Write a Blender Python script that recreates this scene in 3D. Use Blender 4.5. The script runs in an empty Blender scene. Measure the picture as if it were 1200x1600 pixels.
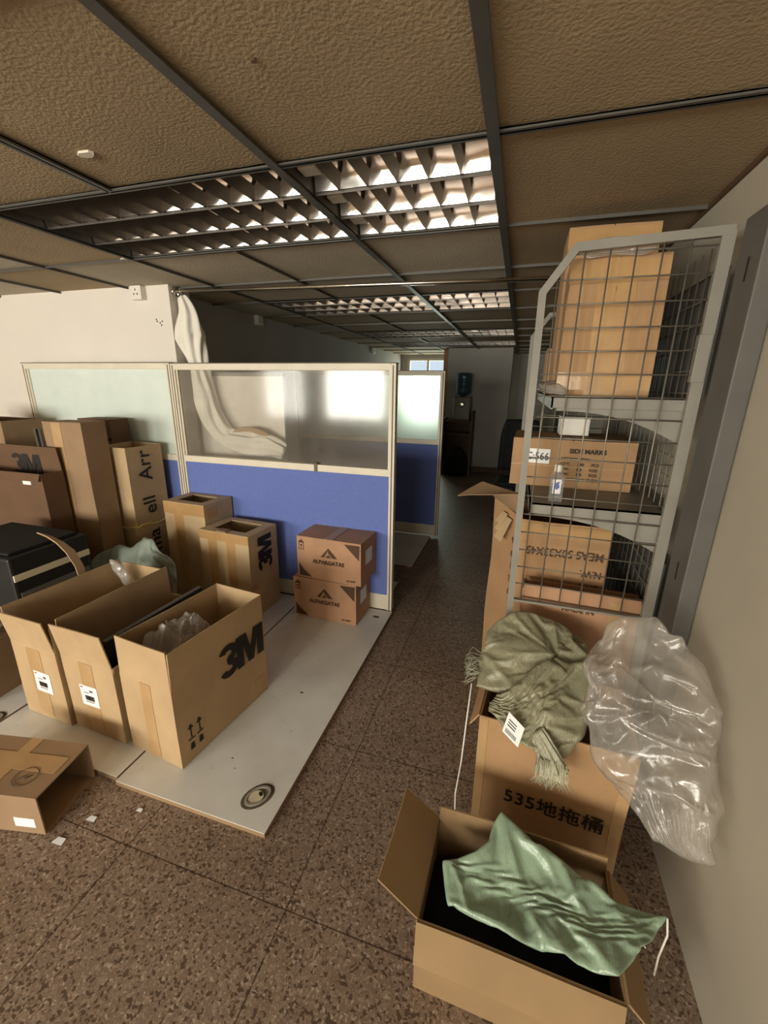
import bpy, bmesh, math, random
from mathutils import Vector, Matrix, noise

random.seed(7)
SC = bpy.context.scene
COL = SC.collection
V = Vector

# ------------------------------------------------------------------ camera
cam_data = bpy.data.cameras.new('camera')
cam = bpy.data.objects.new('camera', cam_data)
COL.objects.link(cam)
cam_data.sensor_fit = 'VERTICAL'
cam_data.sensor_height = 24.0
cam_data.sensor_width = 18.0
cam_data.lens = 24.0 * 660.0 / 1600.0
cam_data.clip_start = 0.02
cam_data.clip_end = 100
_R = Matrix(((0.9546, -0.0975, 0.2817), (0.2978, 0.2708, -0.9154), (0.0130, 0.9577, 0.2875)))
cam.matrix_world = Matrix.Translation((0, 0, 1.55)) @ _R.to_4x4()
SC.camera = cam

# ------------------------------------------------------------------ colour management
SC.view_settings.view_transform = 'Standard'
SC.view_settings.look = 'None'
SC.view_settings.gamma = 1.0
SC.view_settings.use_curve_mapping = False
SC.view_settings.exposure = 0.0

# ------------------------------------------------------------------ world and daylight
world = bpy.data.worlds.new('daylight')
SC.world = world
world.use_nodes = True
world.node_tree.nodes['Background'].inputs[0].default_value = (0.75, 0.85, 1.0, 1)
world.node_tree.nodes['Background'].inputs[1].default_value = 1.0

def area_light(name, loc, rot, sx, sy, power, color):
    d = bpy.data.lights.new(name, 'AREA')
    d.shape = 'RECTANGLE'
    d.size, d.size_y = sx, sy
    d.energy = power
    d.color = color
    o = bpy.data.objects.new(name, d)
    COL.objects.link(o)
    o.location = loc
    o.rotation_euler = rot
    return o

WARM = (1.0, 0.925, 0.83)
# daylight standing in the windows behind the photographer (they face +y)
BACK_WIN = [(-5.9, -4.8), (-4.3, -2.85), (-2.3, -1.05), (-0.6, 0.35)]
BACK_POW = [90, 210, 230, 70]
for (a, b), pw in zip(BACK_WIN, BACK_POW):
    area_light('daylight', ((a + b) / 2, -4.18, 1.38), (math.radians(90), 0, 0), b - a, 1.15, pw, WARM)
# daylight in the window at the far left end (faces -y)
area_light('daylight', (-2.0, 9.85, 1.5), (math.radians(-90), 0, 0), 0.9, 1.2, 30, (0.92, 1.0, 0.85))

# ------------------------------------------------------------------ materials
def lin(c):
    c = c / 255.0
    return c / 12.92 if c <= 0.04045 else ((c + 0.055) / 1.055) ** 2.4
def rgb(r, g, b):
    return (lin(r), lin(g), lin(b), 1)

class NT:
    def __init__(self, name):
        self.m = bpy.data.materials.new(name)
        self.m.use_nodes = True
        self.t = self.m.node_tree
        self.b = self.t.nodes['Principled BSDF']
        self.out = self.t.nodes['Material Output']
    def n(self, kind, **kw):
        nd = self.t.nodes.new(kind)
        for k, v in kw.items():
            if k in nd.inputs:
                nd.inputs[k].default_value = v
            else:
                setattr(nd, k, v)
        return nd
    def l(self, a, b):
        self.t.links.new(a, b)
    def coord(self, which='Object', scale=(1, 1, 1)):
        tc = self.n('ShaderNodeTexCoord')
        mp = self.n('ShaderNodeMapping')
        mp.inputs['Scale'].default_value = scale
        self.l(tc.outputs[which], mp.inputs['Vector'])
        return mp.outputs['Vector']
    def noise(self, vec, scale, detail=4, rough=0.55):
        nd = self.n('ShaderNodeTexNoise')
        nd.inputs['Scale'].default_value = scale
        nd.inputs['Detail'].default_value = detail
        nd.inputs['Roughness'].default_value = rough
        self.l(vec, nd.inputs['Vector'])
        return nd.outputs['Fac']
    def ramp(self, fac, stops):
        r = self.n('ShaderNodeValToRGB')
        el = r.color_ramp.elements
        while len(el) < len(stops):
            el.new(0.5)
        for e, (p, c) in zip(el, stops):
            e.position = p
            e.color = c
        self.l(fac, r.inputs['Fac'])
        return r.outputs['Color']
    def bump(self, h, strength, dist=0.01):
        b = self.n('ShaderNodeBump')
        b.inputs['Strength'].default_value = strength
        b.inputs['Distance'].default_value = dist
        self.l(h, b.inputs['Height'])
        self.l(b.outputs['Normal'], self.b.inputs['Normal'])
        return b
    def set(self, **kw):
        for k, v in kw.items():
            self.b.inputs[k.replace('_', ' ')].default_value = v
        return self

def mul(c, k):
    return (min(1, c[0] * k), min(1, c[1] * k), min(1, c[2] * k), 1)

def mottled(name, col, var=0.12, scale=6, rough=0.7, metal=0.0, bump=0.0, bscale=60, spec=0.4):
    t = NT(name)
    v = t.coord()
    c = t.ramp(t.noise(v, scale), [(0.3, mul(col, 1 - var)), (0.7, mul(col, 1 + var))])
    t.l(c, t.b.inputs['Base Color'])
    t.set(Roughness=rough, Metallic=metal)
    t.b.inputs['Specular IOR Level'].default_value = spec
    if bump:
        t.bump(t.noise(v, bscale), bump, 0.003)
    return t.m

def cardboard(name, col):
    t = NT(name)
    v = t.coord()
    big = t.ramp(t.noise(v, 5, 5), [(0.25, mul(col, 0.86)), (0.75, mul(col, 1.1))])
    spots = t.ramp(t.noise(v, 26, 6, 0.7), [(0.60, (1, 1, 1, 1)), (0.78, (0.78, 0.74, 0.68, 1))])
    mx = t.n('ShaderNodeMix', data_type='RGBA', blend_type='MULTIPLY')
    mx.inputs['Factor'].default_value = 0.6
    t.l(big, mx.inputs['A']); t.l(spots, mx.inputs['B'])
    t.l(mx.outputs['Result'], t.b.inputs['Base Color'])
    t.set(Roughness=0.72)
    t.b.inputs['Specular IOR Level'].default_value = 0.25
    st = t.noise(t.coord(scale=(220, 220, 5)), 1.0, 2)
    t.bump(st, 0.10, 0.002)
    return t.m

M = {}
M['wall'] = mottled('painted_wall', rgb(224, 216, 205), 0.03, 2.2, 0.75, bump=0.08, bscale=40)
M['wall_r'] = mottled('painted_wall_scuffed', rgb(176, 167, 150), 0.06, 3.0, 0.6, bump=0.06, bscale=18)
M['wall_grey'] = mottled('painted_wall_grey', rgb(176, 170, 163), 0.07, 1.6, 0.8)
M['skirting'] = mottled('skirting', rgb(96, 74, 56), 0.1, 8, 0.6)
M['tbar'] = mottled('ceiling_grid_metal', rgb(92, 88, 82), 0.08, 14, 0.45, 0.3)
M['grey_metal'] = mottled('grey_painted_steel', rgb(134, 129, 119), 0.09, 9, 0.5, 0.0, 0.05, 30)
M['grey_dark'] = mottled('dark_grey_steel', rgb(92, 88, 83), 0.1, 7, 0.55)
M['wire'] = mottled('wire_steel', rgb(128, 120, 108), 0.15, 30, 0.4, 0.5)
M['chrome'] = mottled('chrome', rgb(215, 208, 196), 0.05, 20, 0.22, 1.0)
M['frame'] = mottled('cream_aluminium', rgb(221, 211, 192), 0.05, 8, 0.5)
M['frame_seam'] = mottled('seam_dark', rgb(110, 100, 86), 0.05, 8, 0.7)
M['blue'] = mottled('blue_fabric', rgb(104, 120, 184), 0.05, 40, 0.85, bump=0.25, bscale=300, spec=0.2)
M['white_plastic'] = mottled('white_plastic', rgb(226, 220, 208), 0.03, 10, 0.4)
M['label'] = mottled('white_label', rgb(236, 234, 232), 0.02, 30, 0.5)
M['ink'] = mottled('black_ink', rgb(30, 25, 22), 0.1, 60, 0.6)
M['ink_brown'] = mottled('faded_brown_ink', rgb(78, 52, 34), 0.2, 60, 0.7)
M['ink_red'] = mottled('red_ink', rgb(170, 40, 35), 0.1, 60, 0.7)
M['black'] = mottled('black_plastic', rgb(24, 23, 23), 0.15, 12, 0.5)
M['black_soft'] = mottled('black_soft', rgb(20, 19, 19), 0.2, 9, 0.8)
M['cream'] = mottled('cream_plastic', rgb(206, 196, 166), 0.06, 12, 0.5)
M['wood'] = mottled('brown_wood', rgb(92, 66, 46), 0.18, 7, 0.6)
M['strap'] = mottled('yellow_strap', rgb(222, 200, 110), 0.06, 20, 0.45)
M['white_cloth'] = mottled('white_cloth', rgb(232, 226, 214), 0.05, 8, 0.9, bump=0.1, bscale=120)
M['thread'] = mottled('white_thread', rgb(225, 220, 208), 0.04, 30, 0.8)
M['paper'] = mottled('white_paper', rgb(224, 224, 226), 0.05, 14, 0.7)
M['card'] = cardboard('kraft_cardboard', rgb(180, 152, 116))
M['card2'] = cardboard('kraft_cardboard_yellow', rgb(186, 160, 124))
M['card_near'] = cardboard('greyish_kraft_cardboard', rgb(150, 122, 88))
M['card_dark'] = cardboard('brown_cardboard', rgb(148, 121, 93))
M['card_shaded'] = cardboard('shaded_cardboard', rgb(104, 78, 58))  # brown, with the shade over the left pile put into the colour
M['card_red'] = cardboard('reddish_cardboard', rgb(178, 137, 106))
M['card_orange'] = cardboard('orange_cardboard', rgb(170, 134, 97))
M['rubber'] = mottled('grommet_grey', rgb(150, 146, 136), 0.1, 30, 0.6)
M['dirt'] = mottled('dirt', rgb(96, 84, 68), 0.3, 40, 0.9)
M['hole'] = mottled('dark_cavity', rgb(32, 28, 24), 0.2, 30, 0.9)

def tape_mat(name, col, rough, mixf):
    t = NT(name)
    v = t.coord()
    c = t.ramp(t.noise(v, 9), [(0.3, mul(col, 0.88)), (0.7, mul(col, 1.08))])
    t.l(c, t.b.inputs['Base Color'])
    t.set(Roughness=rough)
    t.bump(t.noise(v, 35), 0.2, 0.003)
    return t.m
M['tape'] = tape_mat('packing_tape_brown', rgb(180, 142, 96), 0.2, 0.5)
M['tape_dull'] = tape_mat('packing_tape_dull', rgb(178, 144, 102), 0.4, 0.5)

def sheen_factor(t, normal=None, f0=0.05, top=0.85):
    """share of light a thin sheet mirrors, the same from both of its sides"""
    lw = t.n('ShaderNodeLayerWeight'); lw.inputs['Blend'].default_value = 0.5
    if normal is not None: t.l(normal, lw.inputs['Normal'])
    pw = t.n('ShaderNodeMath', operation='POWER'); pw.inputs[1].default_value = 4.0
    t.l(lw.outputs['Facing'], pw.inputs[0])
    ma = t.n('ShaderNodeMath', operation='MULTIPLY_ADD'); ma.inputs[1].default_value = top; ma.inputs[2].default_value = f0
    t.l(pw.outputs[0], ma.inputs[0])
    return ma.outputs[0]

def film(name, tint, opacity, rough, white):
    t = NT(name)
    t.t.nodes.remove(t.b)
    tr = t.n('ShaderNodeBsdfTransparent'); tr.inputs[0].default_value = tint
    gl = t.n('ShaderNodeBsdfGlossy'); gl.inputs['Roughness'].default_value = rough
    df = t.n('ShaderNodeBsdfDiffuse'); df.inputs['Color'].default_value = white
    tl = t.n('ShaderNodeBsdfTranslucent'); tl.inputs['Color'].default_value = white
    v = t.coord()
    h = t.noise(v, 30, 5, 0.6)
    bp = t.n('ShaderNodeBump'); bp.inputs['Strength'].default_value = 0.35; bp.inputs['Distance'].default_value = 0.01
    t.l(h, bp.inputs['Height'])
    t.l(bp.outputs[0], gl.inputs['Normal'])
    a = t.n('ShaderNodeMixShader'); a.inputs[0].default_value = 0.4
    t.l(df.outputs[0], a.inputs[1]); t.l(tl.outputs[0], a.inputs[2])
    b = t.n('ShaderNodeMixShader'); b.inputs[0].default_value = opacity
    t.l(tr.outputs[0], b.inputs[1]); t.l(a.outputs[0], b.inputs[2])
    c = t.n('ShaderNodeMixShader')
    t.l(sheen_factor(t, bp.outputs[0], 0.07), c.inputs[0])
    t.l(b.outputs[0], c.inputs[1]); t.l(gl.outputs[0], c.inputs[2])
    t.l(c.outputs[0], t.out.inputs['Surface'])
    return t.m
M['film'] = film('clear_plastic_film', (0.97, 0.96, 0.95, 1), 0.24, 0.12, rgb(228, 222, 212))
M['film_thin'] = film('thin_plastic_film', (0.95, 0.94, 0.92, 1), 0.48, 0.15, rgb(232, 226, 220))
M['clear'] = film('clear_bottle', (0.92, 0.94, 0.95, 1), 0.22, 0.08, rgb(214, 218, 224))
M['bottle_blue'] = film('blue_water_bottle', (0.35, 0.55, 0.66, 1), 0.45, 0.1, rgb(70, 110, 130))

def glass_mat(name, tint, dust, dust_col, rough=0.02, uneven=0.5):
    t = NT(name)
    t.t.nodes.remove(t.b)
    tr = t.n('ShaderNodeBsdfTransparent'); tr.inputs[0].default_value = tint
    df = t.n('ShaderNodeBsdfDiffuse'); df.inputs['Color'].default_value = dust_col
    gl = t.n('ShaderNodeBsdfGlossy'); gl.inputs['Roughness'].default_value = rough
    v = t.coord()
    f = t.ramp(t.noise(v, 3.5, 6, 0.6), [(0.3, (dust * (1 - uneven),) * 3 + (1,)), (0.75, (dust * (1 + uneven),) * 3 + (1,))])
    a = t.n('ShaderNodeMixShader')
    t.l(f, a.inputs[0]); t.l(tr.outputs[0], a.inputs[1]); t.l(df.outputs[0], a.inputs[2])
    b = t.n('ShaderNodeMixShader')
    t.l(sheen_factor(t, None, 0.035, 0.5), b.inputs[0]); t.l(a.outputs[0], b.inputs[1]); t.l(gl.outputs[0], b.inputs[2])
    t.l(b.outputs[0], t.out.inputs['Surface'])
    return t.m
M['glass'] = glass_mat('dusty_partition_glass', (0.98, 0.98, 0.97, 1), 0.12, rgb(176, 166, 152), 0.10)
M['glass_green'] = glass_mat('greenish_partition_glass', (0.90, 0.96, 0.93, 1), 0.86, rgb(228, 238, 230), 0.25, 0.08)
M['glass_frost'] = mottled('frosted_partition_glass', rgb(226, 236, 226), 0.03, 6, 0.42)
M['glass_frost'].node_tree.nodes['Principled BSDF'].inputs['Transmission Weight'].default_value = 0.9
M['glass_frost'].node_tree.nodes['Principled BSDF'].inputs['IOR'].default_value = 1.25
M['pane'] = glass_mat('window_glass', (0.96, 0.98, 0.97, 1), 0.02, rgb(220, 220, 215), 0.02)

def sack_mat(name, col, rough=0.35, weave=260.0, strength=0.25):
    t = NT(name)
    v = t.coord()
    c = t.ramp(t.noise(v, 7, 6, 0.6), [(0.25, mul(col, 0.72)), (0.75, mul(col, 1.25))])
    t.l(c, t.b.inputs['Base Color'])
    t.set(Roughness=rough)
    t.b.inputs['Specular IOR Level'].default_value = 0.6
    w = t.n('ShaderNodeTexWave'); w.inputs['Scale'].default_value = weave / 6.0; w.inputs['Distortion'].default_value = 1.0
    t.l(v, w.inputs['Vector'])
    n2 = t.noise(v, 32, 6, 0.65)
    ad = t.n('ShaderNodeMath', operation='MULTIPLY_ADD')
    t.l(w.outputs['Fac'], ad.inputs[0]); ad.inputs[1].default_value = 0.06
    t.l(n2, ad.inputs[2])
    t.bump(ad.outputs[0], strength, 0.012)
    return t.m
M['sack_olive'] = sack_mat('olive_woven_sack', rgb(142, 138, 112), 0.28, strength=0.5)
M['sack_green'] = sack_mat('green_woven_sack', rgb(142, 163, 139), 0.24, strength=0.3)
M['sack_pale'] = sack_mat('pale_green_sack_end', rgb(176, 174, 148), 0.4)
M['sack_grey'] = sack_mat('grey_green_sack', rgb(146, 158, 148), 0.5)

def mirror_mat():
    t = NT('mirror_reflector')
    v = t.coord(scale=(3, 9, 9))
    t.set(Metallic=1.0, Roughness=0.13)
    t.b.inputs['Base Color'].default_value = rgb(240, 234, 228)
    t.bump(t.noise(v, 1.4, 1), 0.30, 0.02)
    return t.m
M['mirror'] = mirror_mat()
M['louver'] = mottled('louver_metal', rgb(104, 97, 90), 0.1, 20, 0.35, 0.7)
M['housing'] = mottled('light_housing', rgb(88, 84, 78), 0.08, 12, 0.5, 0.4)

def tile_mat(name, col):
    t = NT(name)
    v = t.coord()
    c = t.ramp(t.noise(v, 1.6, 4), [(0.3, mul(col, 0.85)), (0.7, mul(col, 1.1))])
    t.l(c, t.b.inputs['Base Color'])
    t.set(Roughness=0.85)
    t.b.inputs['Specular IOR Level'].default_value = 0.2
    h = t.noise(v, 105, 2, 0.5)
    t.bump(h, 0.45, 0.006)
    return t.m
M['tile'] = tile_mat('yellowed_ceiling_tile', rgb(166, 146, 116))
M['tile_pale'] = tile_mat('paler_ceiling_tile', rgb(186, 174, 154))

def terrazzo():
    t = NT('brown_terrazzo')
    v = t.coord()
    vo = t.n('ShaderNodeTexVoronoi'); vo.inputs['Scale'].default_value = 150
    wv = t.n('ShaderNodeTexNoise'); wv.inputs['Scale'].default_value = 40
    t.l(v, wv.inputs['Vector'])
    mxv = t.n('ShaderNodeMix', data_type='VECTOR'); mxv.inputs['Factor'].default_value = 0.02
    t.l(v, mxv.inputs['A']); t.l(wv.outputs['Color'], mxv.inputs['B'])
    t.l(mxv.outputs['Result'], vo.inputs['Vector'])
    hsv = t.n('ShaderNodeSeparateColor')
    t.l(vo.outputs['Color'], hsv.inputs[0])
    c = t.ramp(hsv.outputs[0], [(0.0, rgb(100, 82, 68)), (0.15, rgb(146, 126, 109)), (0.50, rgb(158, 138, 121)), (0.76, rgb(170, 150, 132)), (0.93, rgb(188, 170, 153))])
    c.node.color_ramp.interpolation = 'CONSTANT'
    vo2 = t.n('ShaderNodeTexVoronoi', feature='DISTANCE_TO_EDGE'); vo2.inputs['Scale'].default_value = 150
    t.l(mxv.outputs['Result'], vo2.inputs['Vector'])
    edge = t.ramp(vo2.outputs['Distance'], [(0.0, rgb(176, 156, 140)), (0.10, (1, 1, 1, 1))])
    mx = t.n('ShaderNodeMix', data_type='RGBA', blend_type='MULTIPLY'); mx.inputs['Factor'].default_value = 0.75
    t.l(c, mx.inputs['A']); t.l(edge, mx.inputs['B'])
    # joints between the terrazzo tiles
    br = t.n('ShaderNodeTexBrick'); br.offset = 0.0
    br.inputs['Scale'].default_value = 1.0
    br.inputs['Mortar Size'].default_value = 0.0022
    br.inputs['Brick Width'].default_value = 0.62; br.inputs['Row Height'].default_value = 0.62
    br.inputs['Color1'].default_value = (1, 1, 1, 1); br.inputs['Color2'].default_value = (0.95, 0.95, 0.95, 1)
    br.inputs['Mortar'].default_value = (0.3, 0.27, 0.25, 1)
    bc = t.coord(); bc.node.inputs['Location'].default_value = (0.535, -0.768, 0)
    t.l(bc, br.inputs['Vector'])
    mx2 = t.n('ShaderNodeMix', data_type='RGBA', blend_type='MULTIPLY'); mx2.inputs['Factor'].default_value = 1.0
    t.l(mx.outputs['Result'], mx2.inputs['A']); t.l(br.outputs['Color'], mx2.inputs['B'])
    dirt = t.ramp(t.noise(v, 1.5, 5), [(0.3, (0.72, 0.7, 0.68, 1)), (0.7, (1, 1, 1, 1))])
    mx3 = t.n('ShaderNodeMix', data_type='RGBA', blend_type='MULTIPLY'); mx3.inputs['Factor'].default_value = 1.0
    t.l(mx2.outputs['Result'], mx3.inputs['A']); t.l(dirt, mx3.inputs['B'])
    t.l(mx3.outputs['Result'], t.b.inputs['Base Color'])
    t.set(Roughness=0.5)
    t.b.inputs['Specular IOR Level'].default_value = 0.35
    return t.m
M['terrazzo'] = terrazzo()

def board_mat():
    t = NT('white_laminate_board')
    v = t.coord()
    c = t.ramp(t.noise(v, 3.0, 6, 0.6), [(0.3, rgb(206, 203, 196)), (0.6, rgb(222, 220, 214))])
    s = t.ramp(t.noise(v, 17, 4, 0.6), [(0.66, (1, 1, 1, 1)), (0.74, (0.62, 0.58, 0.52, 1))])
    mx = t.n('ShaderNodeMix', data_type='RGBA', blend_type='MULTIPLY'); mx.inputs['Factor'].default_value = 0.55
    t.l(c, mx.inputs['A']); t.l(s, mx.inputs['B'])
    t.l(mx.outputs['Result'], t.b.inputs['Base Color'])
    t.set(Roughness=0.42)
    return t.m
M['board'] = board_mat()

# ------------------------------------------------------------------ mesh helpers
def link(name, me, m=None, parent=None):
    o = bpy.data.objects.new(name, me)
    COL.objects.link(o)
    if m is not None:
        for mm in (m if isinstance(m, (list, tuple)) else [m]):
            me.materials.append(mm)
    if parent is not None:
        o.parent = parent
    return o

class MB:
    """collects geometry and links it as one mesh object"""
    def __init__(self):
        self.v, self.f, self.mi, self.sm = [], [], [], []
    def add(self, vs, fs, mi=0, smooth=False):
        k = len(self.v)
        self.v += [tuple(p) for p in vs]
        for f in fs:
            self.f.append([k + i for i in f]); self.mi.append(mi); self.sm.append(smooth)
        return self
    def box(self, x0, x1, y0, y1, z0, z1, mi=0):
        vs = [(x, y, z) for z in (z0, z1) for y in (y0, y1) for x in (x0, x1)]
        return self.add(vs, [(0, 2, 3, 1), (4, 5, 7, 6), (0, 1, 5, 4), (2, 6, 7, 3), (0, 4, 6, 2), (1, 3, 7, 5)], mi)
    def slab(self, p00, p10, p11, p01, t, nx=1, ny=1, mi=0):
        """a thin sheet over a quad, thickness t against the quad's normal"""
        p00, p10, p11, p01 = map(V, (p00, p10, p11, p01))
        n = (p10 - p00).cross(p01 - p00).normalized() * t
        top, bot = [], []
        for j in range(ny + 1):
            for i in range(nx + 1):
                u, w = i / nx, j / ny
                p = (p00 * (1 - u) + p10 * u) * (1 - w) + (p01 * (1 - u) + p11 * u) * w
                top.append(p); bot.append(p - n)
        s = nx + 1; N = len(top)
        fs = []
        for j in range(ny):
            for i in range(nx):
                a = j * s + i
                fs.append((a, a + 1, a + s + 1, a + s))
                fs.append((N + a, N + a + s, N + a + s + 1, N + a + 1))
        for i in range(nx):
            fs.append((i, N + i, N + i + 1, i + 1))
            a = ny * s + i
            fs.append((a, a + 1, N + a + 1, N + a))
        for j in range(ny):
            a = j * s
            fs.append((a, a + s, N + a + s, N + a))
            a = j * s + nx
            fs.append((a, N + a, N + a + s, a + s))
        return self.add(top + bot, fs, mi)
    def prism(self, poly, d):
        """extrude a planar polygon by vector d"""
        n = len(poly); d = V(d)
        vs = [V(p) for p in poly] + [V(p) + d for p in poly]
        fs = [tuple(range(n))[::-1], tuple(range(n, 2 * n))]
        fs += [(i, (i + 1) % n, n + (i + 1) % n, n + i) for i in range(n)]
        return self.add(vs, fs)
    def tube(self, pts, r, seg=8, cap=True, smooth=True):
        pts = [V(p) for p in pts]
        rs = r if isinstance(r, (list, tuple)) else [r] * len(pts)
        vs, fs = [], []
        up = None
        for i, p in enumerate(pts):
            d = (pts[min(i + 1, len(pts) - 1)] - pts[max(i - 1, 0)]).normalized()
            if up is None:
                up = V((0, 0, 1)) if abs(d.z) < 0.9 else V((1, 0, 0))
            a = d.cross(up).normalized(); b = a.cross(d).normalized(); up = b
            for k in range(seg):
                th = 2 * math.pi * k / seg
                vs.append(p + a * math.cos(th) * rs[i] + b * math.sin(th) * rs[i])
        for i in range(len(pts) - 1):
            for k in range(seg):
                fs.append((i * seg + k, i * seg + (k + 1) % seg, (i + 1) * seg + (k + 1) % seg, (i + 1) * seg + k))
        if cap:
            fs.append(tuple(range(seg))[::-1]); fs.append(tuple(range((len(pts) - 1) * seg, len(pts) * seg)))
        return self.add(vs, fs, 0, smooth)
    def lathe(self, prof, seg=28, c=(0, 0, 0)):
        c = V(c); vs, fs = [], []
        for r, z in prof:
            for k in range(seg):
                th = 2 * math.pi * k / seg
                vs.append(c + V((r * math.cos(th), r * math.sin(th), z)))
        for i in range(len(prof) - 1):
            for k in range(seg):
                fs.append((i * seg + k, i * seg + (k + 1) % seg, (i + 1) * seg + (k + 1) % seg, (i + 1) * seg + k))
        fs.append(tuple(range(seg))[::-1]); fs.append(tuple(range((len(prof) - 1) * seg, len(prof) * seg)))
        return self.add(vs, fs, 0, True)
    def build(self, name, m=None, parent=None, fix=True, bevel=0.0):
        me = bpy.data.meshes.new(name)
        me.from_pydata(self.v, [], self.f)
        for p, mi, sm in zip(me.polygons, self.mi, self.sm):
            p.material_index = mi; p.use_smooth = sm
        if fix:
            b = bmesh.new(); b.from_mesh(me)
            bmesh.ops.recalc_face_normals(b, faces=b.faces)
            b.to_mesh(me); b.free()
        o = link(name, me, m, parent)
        if getattr(self, 'sub', 0):
            md = o.modifiers.new('smooth', 'SUBSURF'); md.levels = md.render_levels = self.sub
        if bevel:
            md = o.modifiers.new('bevel', 'BEVEL'); md.width = bevel; md.segments = 2; md.limit_method = 'ANGLE'
        return o

def empty(name, loc=(0, 0, 0), rz=0.0):
    o = bpy.data.objects.new(name, None)
    o.empty_display_size = 0.1
    COL.objects.link(o)
    o.location = loc
    o.rotation_euler = (0, 0, math.radians(rz))
    return o

def tag(o, label=None, cat=None, group=None, kind=None):
    if label: o['label'] = label
    if cat: o['category'] = cat
    if group: o['group'] = group
    if kind: o['kind'] = kind
    return o

def struct(o):
    o['kind'] = 'structure'
    return o

def text_on(name, body, parent, origin, right, up, size, m, bold=0.0, extrude=0.0004, sx=1.0, align='LEFT', spacing=1.0):
    """lettering as a thin mesh on a surface: origin is the baseline start"""
    cu = bpy.data.curves.new(name, 'FONT')
    cu.body = body; cu.size = size; cu.offset = bold; cu.extrude = extrude; cu.align_x = align
    cu.space_character = spacing; cu.resolution_u = 4
    tmp = bpy.data.objects.new(name, cu)
    COL.objects.link(tmp)
    dg = bpy.context.evaluated_depsgraph_get()
    dg.update()
    me = bpy.data.meshes.new_from_object(tmp.evaluated_get(dg))
    bpy.data.objects.remove(tmp)
    r = V(right).normalized(); u = V(up); u = (u - r * u.dot(r)).normalized(); n = r.cross(u)
    mt = Matrix((r * sx, u, n)).transposed().to_4x4()
    mt.translation = V(origin)
    me.transform(mt)
    me.materials.clear()
    return link(name, me, m, parent)

def warp(objs, amp, freq, seed):
    s = V((seed * 3.7, seed * 1.3, seed * 2.1))
    for o in objs:
        for v in o.data.vertices:
            v.co += noise.noise_vector(v.co * freq + s) * amp

# ------------------------------------------------------------------ cartons
SIDES = {'front': ((-1, -1), (1, -1), (0, -1)), 'back': ((1, 1), (-1, 1), (0, 1)),
         'left': ((-1, 1), (-1, -1), (-1, 0)), 'right': ((1, -1), (1, 1), (1, 0))}

def carton(label, cat, loc, rz, w, d, h, m, flaps=None, group=None, tilt=None, seed=1, amp=0.004, closed=False,
           hole=None, t=0.005, inner=None, name='cardboard_box', lean=None):
    """open or closed carton. loc: centre of its base; flaps: side -> (angle from upright, outward positive, length)"""
    r = empty(name, loc, rz)
    if tilt:
        r.rotation_euler = (math.radians(tilt[0]), math.radians(tilt[1]), math.radians(rz))
    tag(r, label, cat, group)
    X, Y = w / 2, d / 2
    parts = []
    b = MB()
    for s, (a, c, o) in SIDES.items():
        p = V((a[0] * X, a[1] * Y, 0)); q = V((c[0] * X, c[1] * Y, 0))
        b.slab(p, q, q + V((0, 0, h)), p + V((0, 0, h)), t, 8, 6)
    b.slab((-X, -Y, t), (X, -Y, t), (X, Y, t), (-X, Y, t), t, 4, 4)
    parts.append(b.build('carton_body', m, r, fix=False))
    if closed:
        g = 0.0015
        f1 = MB(); f1.slab((-X, -Y, h + t), (-g, -Y, h + t), (-g, Y, h + t), (-X, Y, h + t), t, 5, 5)
        f2 = MB(); f2.slab((g, -Y, h + t), (X, -Y, h + t), (X, Y, h + t), (g, Y, h + t), t, 5, 5)
        parts.append(f1.build('flap', m, r, fix=False)); parts.append(f2.build('flap', m, r, fix=False))
    if hole:
        x0, x1, y0, y1 = hole
        f1 = MB(); z = h + t
        f1.slab((-X, -Y, z), (X, -Y, z), (X, y0, z), (-X, y0, z), t, 4, 2)
        f1.slab((-X, y1, z), (X, y1, z), (X, Y, z), (-X, Y, z), t, 4, 2)
        f1.slab((-X, y0, z), (x0, y0, z), (x0, y1, z), (-X, y1, z), t, 2, 4)
        f1.slab((x1, y0, z), (X, y0, z), (X, y1, z), (x1, y1, z), t, 2, 4)
        parts.append(f1.build('cut_open_top', m, r, fix=False))
    for s, (ang, ln) in (flaps or {}).items():
        a, c, o = SIDES[s]
        z = V((0, 0, h))
        p = V((a[0] * X, a[1] * Y, 0)) + z; q = V((c[0] * X, c[1] * Y, 0)) + z
        o = V((o[0], o[1], 0))
        an = math.radians(ang)
        dv = (V((0, 0, 1)) * math.cos(an) + o * math.sin(an)) * ln
        e = (q - p).normalized() * 0.006
        f = MB()
        f.slab(p + e * 0.4, q - e * 0.4, q - e + dv, p + e + dv, t, 8, 5)
        parts.append(f.build('flap', m, r, fix=False))
    r['_seed'] = seed
    warp(parts, amp, 3.0, seed)
    r['_amp'] = amp
    return r

def finish(r):
    for k in ('_seed', '_amp'):
        if k in r: del r[k]

def on_carton(r, objs):
    """lets print and tape follow the carton's own dents"""
    warp(objs if isinstance(objs, (list, tuple)) else [objs], r['_amp'], 3.0, r['_seed'])

def tape(r, p00, p10, p11, p01, m='tape', name='packing_tape'):
    b = MB(); b.slab(p00, p10, p11, p01, 0.0012, 4, 10)
    # lift a little off the face
    n = (V(p10) - V(p00)).cross(V(p01) - V(p00)).normalized() * 0.0016
    b.v = [tuple(V(v) + n) for v in b.v]
    o = b.build(name, M[m], r, fix=False)
    on_carton(r, o)
    return o

def face_text(r, body, origin, right, up, size, m='ink', bold=0.0, sx=1.0, name='printed_lettering', align='LEFT', spacing=1.0):
    origin = V(origin) + V(right).cross(V(up)).normalized() * .0022
    o = text_on(name, body, r, origin, right, up, size, M[m], bold, sx=sx, align=align, spacing=spacing)
    on_carton(r, o)
    return o

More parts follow.
